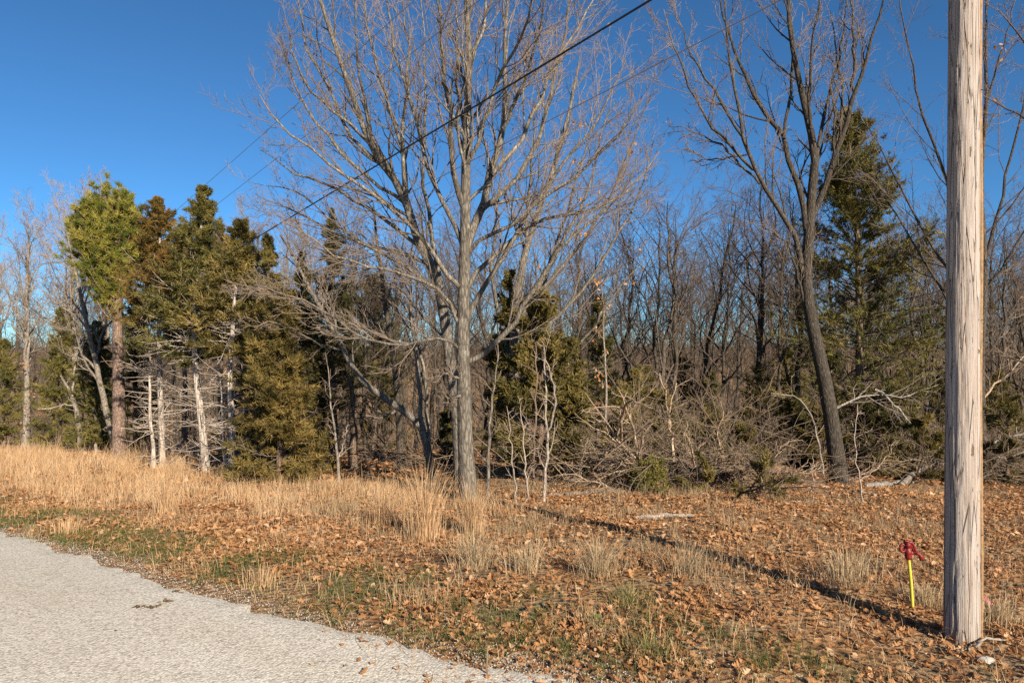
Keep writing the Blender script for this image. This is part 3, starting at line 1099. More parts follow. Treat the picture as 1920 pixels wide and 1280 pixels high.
CROOK_LIMBS = [
    ([(797, 815), (790, 760), (784, 700), (778, 650), (772, 590), (768, 520), (772, 450), (790, 390)], 0.4, 0.06),
    ([(803, 830), (800, 760), (797, 700), (785, 640), (770, 590), (745, 560), (700, 545)], 0.7, 0.05),
    ([(640, 655), (600, 645), (560, 622), (520, 605), (495, 607), (478, 612)], -0.5, 0.028),
    ([(575, 535), (540, 528), (500, 535), (460, 540), (440, 548)], -0.7, 0.022),
    ([(600, 575), (560, 566), (520, 555), (480, 535), (445, 538)], 0.5, 0.02),
    ([(742, 770), (715, 783), (690, 782)], -0.6, 0.035),
    ([(560, 500), (575, 455), (560, 420), (545, 380)], 0.5, 0.022),
    ([(630, 625), (625, 590), (605, 560), (600, 530)], 0.4, 0.02),
]
shaped_tree('crooked_tree', 'pale bare tree with one long crooked limb sweeping low to the left', (812, 903), CROOK_TR, CROOK_LIMBS, 14, 'oak', 0.082, 0.016, n2=9, n3=6, n4=3, up=0.25)
DARK_TR = [(752, 885), (749, 800), (744, 720), (733, 640), (722, 570), (713, 500), (705, 440), (700, 380)]
shaped_tree('slender_tree', 'dark slender bare trunk standing left of the crooked tree', (752, 884), DARK_TR,
            [([(735, 650), (700, 600), (660, 560), (630, 500)], 0.6, 0.03), ([(722, 570), (750, 500), (760, 430), (770, 360)], 0.8, 0.03), ([(744, 720), (770, 660), (780, 600)], -0.5, 0.025)], 15, 'oak_dark', 0.085, 0.016, n2=8, n3=5, n4=3)

LEAN_TR = [(1575, 905), (1565, 830), (1552, 740), (1530, 640), (1515, 570), (1510, 500), (1518, 440), (1520, 380), (1530, 290), (1500, 160), (1480, 60), (1475, -60)]
LEAN_LIMBS = [
    ([(1520, 415), (1545, 350), (1570, 285), (1600, 190), (1625, 110), (1645, 40), (1665, -60)], -0.7, 0.075),
    ([(1604, 175), (1602, 110), (1600, 40), (1595, -60)], 0.7, 0.04),
    ([(1530, 340), (1535, 250), (1560, 160), (1580, 70), (1590, -30)], 1.0, 0.05),
    ([(1512, 430), (1500, 360), (1485, 320), (1470, 260), (1430, 205), (1405, 160), (1375, 90), (1350, 0), (1340, -60)], 0.6, 0.07),
    ([(1510, 530), (1495, 450), (1460, 390), (1425, 345), (1410, 315), (1390, 240), (1375, 140), (1360, 60), (1350, -40)], -0.6, 0.065),
    ([(1412, 318), (1375, 280), (1330, 235), (1295, 170), (1265, 90), (1245, 20)], -0.8, 0.035),
    ([(1400, 290), (1360, 295), (1320, 298), (1285, 272)], 0.6, 0.02),
    ([(1470, 260), (1480, 170), (1490, 90), (1480, 0), (1470, -70)], 1.1, 0.04),
    ([(1425, 345), (1380, 300), (1350, 270), (1310, 250), (1268, 235)], 1.0, 0.028),
    ([(1395, 260), (1350, 190), (1310, 130), (1280, 60), (1262, 0)], 1.2, 0.032),
    ([(1515, 590), (1495, 520), (1480, 460), (1445, 430), (1425, 425)], -0.6, 0.035),
    ([(1530, 290), (1515, 200), (1520, 100), (1535, 0), (1540, -60)], -1.0, 0.045),
    ([(1570, 285), (1583, 200), (1570, 110), (1560, 20)], 1.0, 0.035),
]
shaped_tree('leaning_oak', 'dark-barked bare oak leaning left and forking high, near the brush pile', (1577, 908), LEAN_TR, LEAN_LIMBS, 16, 'oak_dark', 0.150, 0.014, n2=11, n3=6, n4=3, lscale=0.85)
RT_TR = [(1846, 905), (1840, 800), (1838, 700), (1842, 600), (1846, 520), (1843, 430), (1838, 360), (1842, 280), (1850, 200), (1848, 90), (1850, -20)]
RT_LIMBS = [
    ([(1845, 500), (1862, 430), (1885, 350), (1905, 260), (1920, 180), (1940, 90), (1950, 0)], 0.6, 0.045),
    ([(1843, 560), (1800, 440), (1775, 330), (1745, 260), (1720, 200), (1712, 120), (1695, 50), (1680, -40)], -0.7, 0.055),
    ([(1842, 620), (1790, 520), (1750, 470), (1720, 410), (1690, 360), (1655, 280), (1620, 230), (1605, 190)], 0.6, 0.045),
    ([(1840, 690), (1790, 600), (1760, 530), (1725, 480), (1680, 400), (1640, 340), (1600, 290)], 1.2, 0.045),
    ([(1850, 540), (1880, 500), (1910, 450), (1950, 380)], -0.7, 0.04),
    ([(1838, 360), (1830, 250), (1820, 150), (1805, 60), (1800, -20)], 0.8, 0.04),
    ([(1840, 680), (1870, 640), (1900, 590), (1930, 520)], 0.7, 0.03),
    ([(1850, 200), (1870, 120), (1895, 40), (1910, -40)], -0.6, 0.03),
]
shaped_tree('forked_tree', 'tall bare forked tree standing directly behind the utility pole', (1846, 900), RT_TR, RT_LIMBS, 17, 'oak_dark', 0.095, 0.016, n2=9, n3=6, n4=3, leaves=8)
EDGE_TR = [(2130, 930), (2110, 780), (2100, 600), (2080, 450), (2060, 330), (2050, 200), (2040, 60)]
EDGE_LIMBS = [
    ([(2070, 400), (2010, 310), (1960, 250), (1920, 222), (1880, 200), (1845, 178)], -0.9, 0.05),
    ([(2055, 260), (2000, 180), (1950, 120), (1900, 60), (1870, 10)], -0.6, 0.045),
    ([(2050, 200), (1990, 90), (1940, 20), (1900, -40)], 0.5, 0.04),
    ([(2100, 600), (2020, 560), (1960, 520), (1910, 500)], 0.8, 0.04),
    ([(2110, 780), (2010, 720), (1930, 680), (1860, 660), (1820, 668)], 0.5, 0.04),
]
shaped_tree('oak_tree', 'bare oak beyond the picture edge whose branches reach in at upper right', (2130, 930), EDGE_TR, EDGE_LIMBS, 18, 'oak_dark', 0.17, 0.02, n2=9, n3=6, n4=3)

# ------------------------------------------------------------------ evergreens
cedar('cedar_tree', 1616, 862, 205, 205, 'tall dark green cedar with layered open branches right of the leaning oak', 31, D=17.0, clear=0.15, mat='cedar_green', bark='cedar_bark', r0=0.13, prof=0.74, nb=300, dens=1.0, open_=0.45, dead=70, trunk_px=[(1616, 880), (1613, 760), (1611, 600), (1608, 450), (1598, 320), (1586, 205)], droop=0.03)
cedar('cedar_tree', 303, 872, 372, 100, 'bronze-brown cedar with a bare white lower trunk, right of the pine', 32, clear=0.56, mat='cedar_bronze', bark='silver', r0=0.085, prof=0.82, nb=170, dead=150, D=16.6, trunk_px=[(305, 895), (303, 800), (299, 700), (298, 560), (300, 450), (297, 372)])
cedar('cedar_tree', 386, 886, 348, 110, 'light green cedar with a leaning white lower trunk and drooping tip', 33, clear=0.42, mat='cedar_green', bark='silver', r0=0.098, prof=0.82, nb=170, dead=130, trunk_px=[(390, 905), (378, 790), (366, 690), (364, 600), (372, 480), (383, 348)])
cedar('cedar_tree', 435, 889, 400, 98, 'olive brown cedar on a grey white trunk beside the bushy cedar', 34, clear=0.52, mat='cedar_olive', bark='silver', r0=0.085, prof=0.78, nb=170, dead=130, trunk_px=[(435, 910), (436, 820), (430, 700), (440, 560), (455, 415)])
cedar('cedar_tree', 500, 893, 440, 80, 'dark olive cedar rising behind the bushy brown cedar', 35, clear=0.25, mat='cedar_olive', prof=0.8, nb=170, dead=20, dens=0.6)
cedar('cedar_tree', 527, 904, 545, 88, 'bushy olive brown cedar with foliage down to the ground at the clearing edge', 36, clear=0.02, mat='cedar_brown', prof=0.50, nb=260, r0=0.09, skirt=0.05, dens=1.1)
cedar('cedar_tree', 470, 880, 620, 62, 'low brown cedar filling in behind the white trunks', 37, clear=0.05, mat='cedar_brown', prof=0.5, nb=150, dens=0.6)
cedar('cedar_tree', 112, 842, 578, 58, 'green brown young cedar left of the pine trunk', 38, clear=0.05, mat='cedar_green', prof=0.6, nb=190, r0=0.09)
cedar('cedar_tree', 182, 846, 606, 56, 'bright green young cedar close against the pine trunk', 39, clear=0.08, mat='cedar_green', prof=0.55, nb=180, r0=0.09)
cedar('cedar_tree', 8, 836, 640, 62, 'green cedar at the far left of the woods edge', 40, clear=0.05, mat='cedar_green', prof=0.55, nb=160, r0=0.09)
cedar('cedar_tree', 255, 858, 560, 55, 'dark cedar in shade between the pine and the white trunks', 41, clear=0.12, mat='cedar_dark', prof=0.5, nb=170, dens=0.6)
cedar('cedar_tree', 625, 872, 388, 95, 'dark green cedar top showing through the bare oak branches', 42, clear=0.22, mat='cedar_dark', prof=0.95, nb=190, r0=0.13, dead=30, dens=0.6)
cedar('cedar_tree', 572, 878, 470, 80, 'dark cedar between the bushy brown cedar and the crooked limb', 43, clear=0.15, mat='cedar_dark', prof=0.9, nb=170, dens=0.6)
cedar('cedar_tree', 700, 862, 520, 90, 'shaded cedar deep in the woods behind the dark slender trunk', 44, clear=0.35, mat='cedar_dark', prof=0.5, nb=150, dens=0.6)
cedar('cedar_tree', 1012, 903, 565, 90, 'feathery olive green cedar just right of the central trunk', 45, clear=0.10, mat='cedar_olive', prof=0.36, nb=100, open_=0.5, r0=0.08, dens=1.0, skirt=0.1, width=0.03)
cedar('cedar_tree', 958, 893, 508, 62, 'olive cedar half hidden behind the central trunk', 46, clear=0.22, mat='cedar_olive', prof=0.5, nb=110, open_=0.4, width=0.03, dens=0.6)
cedar('cedar_tree', 1075, 905, 640, 62, 'low yellow green cedar at the left end of the brush pile', 47, clear=0.03, mat='cedar_olive', prof=0.4, nb=90, open_=0.5, r0=0.06, width=0.03)
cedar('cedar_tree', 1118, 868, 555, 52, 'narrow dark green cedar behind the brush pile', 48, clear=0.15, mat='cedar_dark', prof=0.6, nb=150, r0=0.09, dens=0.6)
cedar('cedar_tree', 1170, 893, 700, 58, 'small olive cedar leaning over the brush pile', 49, clear=0.03, mat='cedar_olive', prof=0.5, nb=80, open_=0.4, r0=0.05, lean=(0.12, 0))
cedar('cedar_tree', 1245, 890, 735, 60, 'low olive cedar behind the broken limbs of the brush pile', 50, clear=0.03, mat='cedar_olive', prof=0.5, nb=70, open_=0.4, r0=0.05)
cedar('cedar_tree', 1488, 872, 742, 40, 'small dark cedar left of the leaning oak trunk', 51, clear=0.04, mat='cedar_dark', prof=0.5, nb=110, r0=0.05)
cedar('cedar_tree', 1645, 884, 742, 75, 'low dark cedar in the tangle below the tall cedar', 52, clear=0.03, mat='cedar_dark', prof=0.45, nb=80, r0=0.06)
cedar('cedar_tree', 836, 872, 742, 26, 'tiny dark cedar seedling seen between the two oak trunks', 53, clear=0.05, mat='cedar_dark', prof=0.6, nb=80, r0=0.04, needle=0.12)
cedar('cedar_tree', 1722, 872, 560, 70, 'thin olive cedar on pale stems right of the tall cedar', 54, clear=0.35, mat='cedar_olive', prof=0.4, nb=110, r0=0.07, open_=0.5)
cedar('cedar_tree', 1395, 900, 800, 55, 'low olive cedar over the root ball of the fallen tree', 55, clear=0.02, mat='cedar_olive', prof=0.5, nb=50, open_=0.4, r0=0.04)


cedar('cedar_tree', 345, 868, 425, 75, 'olive brown cedar filling the gap between the bronze and the light green cedars', 71, D=20.5, clear=0.46, mat='cedar_brown', prof=0.7, nb=170, r0=0.09, dead=40, dens=0.8)
cedar('cedar_tree', 415, 868, 418, 75, 'olive brown cedar behind the light green cedar', 72, D=20.0, clear=0.44, mat='cedar_brown', prof=0.7, nb=170, r0=0.09, dead=40, dens=0.8)
cedar('cedar_bush', 1210, 922, 884, 55, 'green cedar sprawl in front of the pale broken limbs', 56, clear=0.05, mat='cedar_green', prof=0.25, nb=22, r0=0.012, needle=0.10, cat='bush', dens=0.7)
cedar('cedar_bush', 1318, 926, 872, 55, 'olive cedar sprawl left of the root ball foot', 57, clear=0.05, mat='cedar_olive', prof=0.25, nb=11, r0=0.012, needle=0.10, cat='bush', dens=0.7)
cedar('cedar_bush', 1440, 934, 872, 60, 'olive cedar sprawl right of the root ball foot', 58, clear=0.05, mat='cedar_olive', prof=0.25, nb=11, r0=0.012, needle=0.10, cat='bush', dens=0.7)
cedar('cedar_bush', 1310, 888, 775, 60, 'thin olive cedar growth behind the root ball', 59, clear=0.05, mat='cedar_olive', prof=0.4, nb=45, r0=0.02, cat='bush', open_=0.5)
cedar('cedar_bush', 1550, 880, 770, 60, 'thin olive cedar growth behind the foot of the leaning oak', 65, clear=0.1, mat='cedar_olive', prof=0.5, nb=36, r0=0.03, cat='bush', open_=0.9)
cedar('cedar_bush', 1730, 900, 790, 70, 'thin olive cedar growth left of the utility pole', 66, clear=0.05, mat='cedar_olive', prof=0.4, nb=36, r0=0.03, cat='bush', open_=0.9)
cedar('cedar_bush', 1885, 905, 770, 60, 'thin olive cedar growth right of the utility pole', 67, clear=0.05, mat='cedar_olive', prof=0.4, nb=36, r0=0.03, cat='bush', open_=0.9)


def pine():
    rng = np.random.default_rng(60)
    b = place(224, 864)
    D = b[1]
    t = thing('pine_tree', b, 'tall pine with a clear brown trunk and rounded bright green crown', 'tree')
    P, R = px_line([(224, 885), (223, 760), (221, 640), (219, 540), (212, 460), (206, 380)], D, D, b, 0.20, 0.05, 18)
    R *= 1 + 0.25 * np.exp(-np.linspace(0, 1, 18) * 14)
    a = Acc()
    a.tubes(P, R, 12)
    S = pix(206, 450, D) - b
    sc = D / F
    # branches to the surface of a lumpy crown
    n = 260
    u = rng.normal(size=(n, 3))
    u = nrm(u)
    rad = np.array([70, 66, 104]) * sc
    rad = rad * (0.82 + 0.36 * vnoise(u[:, 0] * 2 + 7, u[:, 2] * 2 + u[:, 1] * 2, 0.8, 3))[:, None]
    ends = S + u * rad * rng.uniform(0.72, 1.0, n)[:, None] * np.where(u[:, 2:3] < -0.3, 0.9, 1.0)
    zst = np.clip(ends[:, 2] - rng.uniform(0.2, 1.2, n), P[8, 2], P[-1, 2])
    st_ = np.stack([np.interp(zst, P[:, 2], P[:, 0]), np.interp(zst, P[:, 2], P[:, 1]), zst], -1)
    w = np.linspace(0, 1, 6)[None, :, None]
    B = st_[:, None] * (1 - w) + ends[:, None] * w
    B[:, :, 2] -= 0.25 * np.sin(np.pi * w[..., 0])
    BR = np.broadcast_to(np.linspace(0.03, 0.008, 6), (n, 6))
    a.tubes(B, BR, 5)
    a.build('trunk', M['pine_bark'], t)
    sb, sr = grow(rng, B, np.array(BR), 5, 0.45, 1.0, (20, 60), (0.12, 0.3), 0.6, 3, 0.4, 0.2, 0.004)
    c = Acc()
    tips = np.concatenate([sb[:, -1], sb[:, 1], B[:, -1]])
    tb = rng.uniform(0.05, 0.95, n)
    tbt = np.concatenate([np.repeat(tb, 5), np.repeat(tb, 5), tb])
    dirs = np.concatenate([sb[:, -1] - sb[:, 0], sb[:, -1] - sb[:, 0], B[:, -1] - B[:, -2]])
    dirs = nrm(dirs) + [0, 0, 0.5]
    c.add(*_vt(sprays(rng, tips, dirs, 0.17, 0.018, 30, 0.8, np.clip(tbt + rng.normal(0, 0.1, len(tips)), 0, 1))))
    c.build('crown', M['pine_needles'], t, False)
    db = Acc()
    for (x0, y0, x1, y1) in ((219, 690, 190, 668), (219, 662, 196, 648), (221, 590, 205, 560), (222, 680, 188, 678)):
        L, LR = px_line([(x0, y0), ((x0 + x1) / 2, y0 - 4), (x1, y1)], D, D - 0.6, b, 0.02, 0.006, 6)
        db.tubes(L[None], LR[None], 5)
    db.build('dead_branches', M['pine_bark'], t)


pine()
# ------------------------------------------------------------------ slim bare stems at the clearing edge
def stem(name, label, pts, r0, seed, mat='sapling', side=8, forks=(), dD=0.0, sub=4, l2=(0.10, 0.28), ang=(30, 65), group=None, cat='sapling', leaves=0, D=None, flare=0.3, twig=0.003, up=0.25, r1=0.004):
    rng = np.random.default_rng(seed)
    if D is None:
        b = place(*pts[0])
    else:
        X = (pts[0][0] - 960) / F * D
        b = np.array([X, D, float(terrain(X, D))])
    D = b[1]
    t = thing(name, b, label, cat, group)
    P, R = px_line([(pts[0][0], pts[0][1] + 12)] + list(pts), D, D + dD, b, r0, r1, 14, rng, 0.012)
    R = R * (1 + flare * np.exp(-np.linspace(0, 1, 14) * 16))
    a = Acc()
    a.tubes(P, R, 8)
    a.build('trunk', M[mat], t)
    PP, RR = [P], [R]
    for fp, fr, fd in forks:
        FP, FR = px_line(fp, D, D + fd, b, fr, r1, 14, rng, 0.012)
        a = Acc()
        a.tubes(FP, FR, 7)
        a.build('limb', M[mat], t)
        PP.append(FP)
        RR.append(FR)
    tips = None
    if side:
        B = grow(rng, np.stack(PP), np.stack(RR), side, 0.2, 0.98, ang, l2, 0.45, 6, up, 0.14, twig, 0.4, rmax=0.012)
        c = Acc()
        c.tubes(*B, 4)
        if sub:
            C = grow(rng, *B, sub, 0.2, 0.98, (25, 60), (0.3, 0.6), 0.6, 4, up, 0.18, twig * 0.8)
            c.tubes(*C, 3)
            tips = C[0][:, -1]
        c.build('twigs', M[mat], t)
    if leaves and tips is not None:
        pts_ = tips[rng.choice(len(tips), min(leaves, len(tips)), False)]
        lf = Acc()
        v, tr, ti = ribbon_leaves(rng, pts_, 0.10, 4, 0.06)
        lf.add(v, None, tr, ti)
        lf.build('dead_leaves', M['litter'], t, False)
    return t


stem('dead_cedar', 'thin white dead cedar trunk left of the bronze cedar trunk', [(287, 868), (284, 800), (280, 720), (284, 650), (288, 600)], 0.055, 101, 'silver', 60, D=16.4, ang=(65, 100), l2=(0.06, 0.24), up=0.1, cat='tree trunk')
stem('dead_cedar', 'brown dead cedar trunk between the two white cedar trunks', [(322, 878), (321, 800), (324, 720), (330, 660)], 0.065, 102, 'cedar_bark', 50, ang=(65, 100), l2=(0.06, 0.26), up=0.1, cat='tree trunk')
stem('dead_cedar', 'slim short brown stem left of the leaning white trunk', [(349, 868), (350, 820), (353, 770), (352, 740)], 0.035, 103, 'cedar_bark', 20, ang=(60, 100), l2=(0.08, 0.3), up=0.1, cat='tree trunk')
stem('dead_cedar', 'slim white dead trunk close to the grey white cedar', [(421, 886), (419, 820), (416, 750), (410, 690), (405, 650)], 0.05, 104, 'silver', 46, ang=(65, 100), l2=(0.06, 0.26), up=0.1, cat='tree trunk')
stem('snag', 'crooked pale broken trunk with one thin upright branch left of the pine', [(152, 848), (149, 810), (145, 772), (136, 745), (125, 722), (113, 704)], 0.13, 105, 'pale_bare', 6, forks=[([(136, 745), (137, 720), (140, 690), (148, 662)], 0.035, 0.2), ([(145, 760), (120, 758), (95, 766), (70, 768)], 0.03, -0.4)], cat='tree trunk', r1=0.03)
stem('stump', 'short pale broken stump in the tall grass left of the pine trunk', [(180, 852), (180, 842), (179.5, 832)], 0.065, 106, 'pale_bare', 0, cat='stump', r1=0.05)
stem('gnarled_trunk', 'gnarled reddish cedar trunk with twisted dark branches behind the thin sapling', [(662, 882), (661, 850), (664, 815), (658, 780), (662, 740), (650, 700)], 0.115, 107, 'cedar_bark', 40, ang=(55, 110), l2=(0.25, 0.6), up=0.0, cat='tree trunk', r1=0.03)
stem('leaning_tree', 'pale stem leaning left at the foot of the far left woods', [(12, 832), (4, 800), (-10, 770), (-30, 740)], 0.08, 108, 'pale_bare', 6, cat='tree trunk')
stem('sapling', 'thin pale sapling with a low side branch left of the crooked tree', [(637, 906), (634, 870), (629, 820), (620, 760), (616, 700), (612, 660)], 0.032, 109, 'sapling', 8, forks=[([(633, 860), (642, 840), (648, 815), (652, 795)], 0.012, 0.1)])
stem('sapling', 'forked pale sapling whose two stems rise beside each other', [(1019, 942), (1022, 900), (1026, 860), (1027, 808), (1024, 770), (1022, 700), (1016, 640)], 0.026, 110, 'sapling', 8, forks=[([(1027, 808), (1036, 790), (1041, 750), (1036, 710), (1026, 680), (1018, 650)], 0.018, -0.2)], r1=0.006)
stem('sapling', 'straight slim grey sapling just right of the central oak trunk', [(914, 933), (916, 880), (918, 820), (924, 740), (930, 690), (938, 620)], 0.034, 111, 'oak', 8)
stem('sapling', 'wispy pale sapling third from the central trunk', [(967, 945), (965, 900), (961, 860), (955, 800), (950, 760)], 0.016, 112, 'sapling', 8)
stem('sapling', 'wispy pale sapling beside the forked sapling', [(987, 948), (987, 900), (983, 850), (980, 800), (976, 760)], 0.015, 113, 'sapling', 8)
stem('sapling', 'brown straight sapling in front of the feathery olive cedar', [(1000, 915), (1001, 850), (1004, 780), (1006, 700), (1004, 640)], 0.03, 114, 'cedar_bark', 6)
stem('leafy_sapling', 'slender sapling with clusters of orange dead leaves behind the brush pile', [(1138, 880), (1138, 800), (1137, 720), (1133, 640), (1130, 560), (1128, 520)], 0.04, 115, 'sapling', 9, leaves=16, l2=(0.06, 0.12))
stem('bent_sapling', 'bent pale stem arching down left of the leaning oak base', [(1546, 896), (1540, 860), (1530, 810), (1518, 770), (1500, 745), (1470, 738), (1430, 735)], 0.024, 116, 'sapling', 6)
stem('sapling', 'thin brown upright sapling standing in the leaves below the leaning oak', [(1616, 944), (1612, 900), (1606, 850), (1603, 800), (1604, 760)], 0.012, 117, 'sapling', 6)
stem('sapling', 'thin upright sapling in the leaf litter left of the leaning oak', [(1524, 944), (1524, 900), (1523, 850)], 0.009, 118, 'sapling', 4)
stem('leafy_sapling', 'sapling holding orange dead leaves by the far left woods', [(62, 838), (60, 790), (57, 740), (55, 690)], 0.05, 119, 'bare', 9, leaves=26)
stem('sapling', 'whippy sapling leaning right from the low yellow green cedar', [(1083, 915), (1090, 880), (1094, 850), (1100, 820)], 0.010, 120, 'sapling', 5)

# ------------------------------------------------------------------ bare trees of the woods
PROTO = []
specs = [dict(H=11, r0=0.15, limbs=11, clear=0.24, wob=0.2), dict(H=12, r0=0.12, limbs=12, clear=0.3, wob=0.26), dict(H=10, r0=0.11, limbs=10, clear=0.15, wob=0.26, fork=(18, 38), lnl=(0.55, 0.75)),
         dict(H=12.5, r0=0.16, limbs=11, clear=0.3, wob=0.16), dict(H=9.5, r0=0.09, limbs=10, clear=0.22, wob=0.3, lean=(0.16, 0.05)), dict(H=11.5, r0=0.13, limbs=9, clear=0.08, fork=(14, 32), wob=0.2, lnl=(0.65, 0.85)),
         dict(H=10.5, r0=0.10, limbs=12, clear=0.36, wob=0.24), dict(H=8.0, r0=0.07, limbs=10, clear=0.2, wob=0.3)]
for k, s in enumerate(specs):
    PROTO.append((s['H'], bare_tree_meshes(300 + k, mat='bare', **s)))
UP = bare_tree_meshes(320, H=11, r0=0.17, limbs=16, clear=0.28, fork=(12, 26), up=0.75, lnl=(0.35, 0.5), mat='pale_bare', wob=0.06, n3=7)
UP2 = bare_tree_meshes(321, H=11, r0=0.16, limbs=12, clear=0.3, fork=(16, 34), up=0.6, lnl=(0.4, 0.6), mat='pale_bare', wob=0.1, lean=(-0.22, 0), n3=7)


def place_tree(px, D, H, me, Hm, rz, label, group, cat='tree', name='bare_tree'):
    X = (px - 960) / F * D
    b = (X, D, float(terrain(X, D)))
    t = two_part(name, b, label, cat, group, *me)
    t.rotation_euler = (0, 0, rz)
    s = H / Hm
    t.scale = (s, s, s)
    return t


def htop(px, D, top):
    X = (px - 960) / F * D
    return ZC - (top - 640) / F * D - float(terrain(X, D))


def pt(px, D, top, k, rz, label, name='bare_tree', group=None):
    if k == 'u':
        me, Hm = UP, 11
    elif k == 'v':
        me, Hm = UP2, 11
    else:
        Hm, me = PROTO[k]
    return place_tree(px, D, htop(px, D, top), me, Hm * 1.04, rz, label, group, 'tree', name)


pt(48, 30.5, 395, 'u', 0.4, 'tall upright pale bare tree rising alone at the left of the woods')
pt(222, 23.0, 385, 'v', 0.0, 'pale bare tree leaning left behind the pine trunk')
pt(140, 36, 372, 'u', 2.1, 'bare tree with fine pale twigs between the upright tree and the pine')
pt(-10, 36, 430, 'u', 3.3, 'pale bare tree cut by the left picture edge')
pt(196, 38, 350, 'u', 4.6, 'bare tree whose twigs show above the pine crown')
pt(468, 20, 400, 'u', 5.2, 'fine-twigged bare tree rising beside the olive brown cedar')
pt(540, 24, 430, 'u', 1.2, 'fine-twigged bare tree above the bushy bronze cedar')
pt(1252, 17.5, 355, 2, 0.3, 'dark vase-shaped bare tree right of the narrow dark cedar')
pt(1232, 19.5, 390, 5, 1.3, 'dark bare tree with several stems close behind the vase-shaped one')
pt(1345, 18.5, 400, 1, 2.0, 'dark wavy bare tree above the root ball')
pt(1420, 20.0, 330, 3, 3.0, 'tallest dark bare tree between the root ball and the leaning oak')
pt(1455, 17.0, 380, 6, 4.4, 'straight dark bare tree just left of the leaning oak')
pt(1500, 19.0, 360, 0, 0.9, 'dark bare tree showing behind the leaning oak trunk')
pt(1300, 22.0, 370, 4, 5.4, 'leaning dark bare tree in the gap above the brush pile')
pt(1180, 21.0, 380, 7, 2.7, 'small dark bare tree behind the orange-leaved sapling')
pt(1895, 20.0, 430, 2, 1.0, 'dark bare tree right of the utility pole near the picture edge')
pt(1730, 22.0, 400, 1, 4.0, 'dark bare tree between the tall cedar and the utility pole')
pt(690, 17.5, 420, 6, 0.6, 'bare tree between the dark cedar top and the slender trunk')
pt(905, 19.0, 450, 7, 3.6, 'small bare tree in the shade right behind the central trunk')
rngw = np.random.default_rng(500)
MARKS = [(48, 'the tall upright pale tree'), (224, 'the pine'), (386, 'the leaning white cedar trunk'), (527, 'the bushy brown cedar'), (660, 'the gnarled cedar trunk'), (752, 'the dark slender trunk'),
         (878, 'the central oak'), (1020, 'the forked sapling'), (1138, 'the orange-leaved sapling'), (1260, 'the vase-shaped tree'), (1375, 'the root ball'), (1460, 'the straight dark tree'),
         (1575, 'the leaning oak'), (1640, 'the tall cedar'), (1803, 'the utility pole')]
USED = set()


def naming(px, D, k, word):
    mk = min(MARKS, key=lambda q: abs(q[0] - px))
    side = 'behind' if abs(mk[0] - px) < 18 else ('left of' if px < mk[0] else 'right of')
    look = ('thick-trunked', 'wavy', 'low-forking', 'straight', 'leaning', 'many-stemmed', 'high-crowned', 'slim')[k]
    return '%s %s bare tree in the woods %s %s' % (word, look, side, mk[1])


for D0, D1, num, word in ((18, 25, 24, 'nearby'), (25, 38, 44, 'middling'), (38, 62, 52, 'distant'), (62, 100, 50, 'farthest')):
    pxs = np.linspace(-120, 2040, num) + rngw.normal(0, 2160 / num * 0.3, num)
    for px in pxs:
        D = rngw.uniform(D0, D1)
        k = int(rngw.integers(0, 8))
        top = rngw.uniform(380, 520) + (80 if D > 38 else 0) + (40 if px < 430 else 0)
        rz = rngw.uniform(0, 6.28)
        if (px < 560 and D < 25) or (px < 420 and D < 34):
            continue
        for q_ in range(8):
            if naming(px, D, (k + q_) % 8, word) not in USED:
                k = (k + q_) % 8
                break
        Hm, me = PROTO[k]
        H = min(htop(px, D, top), 15.5 + D * 0.06)
        lb = naming(px, D, k, word)
        USED.add(lb)
        place_tree(px, D, H, me, Hm * 1.04, rz, lb, 'bare trees of the woods')

# small dark cedars scattered through the understorey, two shapes shared between them
US = [cedar_meshes(630 + q, 3.2, 1.1, clear=0.05, mat=('cedar_olive', 'cedar_dark')[q], prof=0.55, nb=80, r0=0.05, open_=0.4, dens=0.8) for q in range(2)]
for q, (px, D, top, lb) in enumerate(((1205, 17.5, 690, 'small understorey cedar behind the left half of the brush pile'), (1335, 16.5, 700, 'small understorey cedar behind the root ball'),
                                      (1425, 18.5, 690, 'small understorey cedar between the root ball and the straight dark tree'), (1275, 22, 665, 'small distant cedar above the middle of the brush pile'),
                                      (1470, 21, 660, 'small distant cedar left of the leaning oak'), (1560, 23, 640, 'small distant cedar right behind the leaning oak'), (1690, 18.5, 700, 'small understorey cedar right of the tall cedar trunk'),
                                      (1760, 20, 690, 'small understorey cedar at the left edge of the utility pole'), (1870, 19, 700, 'small understorey cedar right of the forked tree'),
                                      (600, 19, 690, 'small understorey cedar left of the gnarled trunk'), (720, 22, 700, 'small understorey cedar deep behind the crooked tree'), (930, 18, 700, 'small understorey cedar between the central oak and the feathery cedar'))):
    X = (px - 960) / F * D
    t = two_part('cedar_tree', (X, D, float(terrain(X, D))), lb, 'tree', 'small understorey cedars', US[q % 2][0], US[q % 2][1])
    s = htop(px, D, top) / 3.2
    t.scale = (s, s, s)
    t.rotation_euler = (0, 0, 1.7 * q)

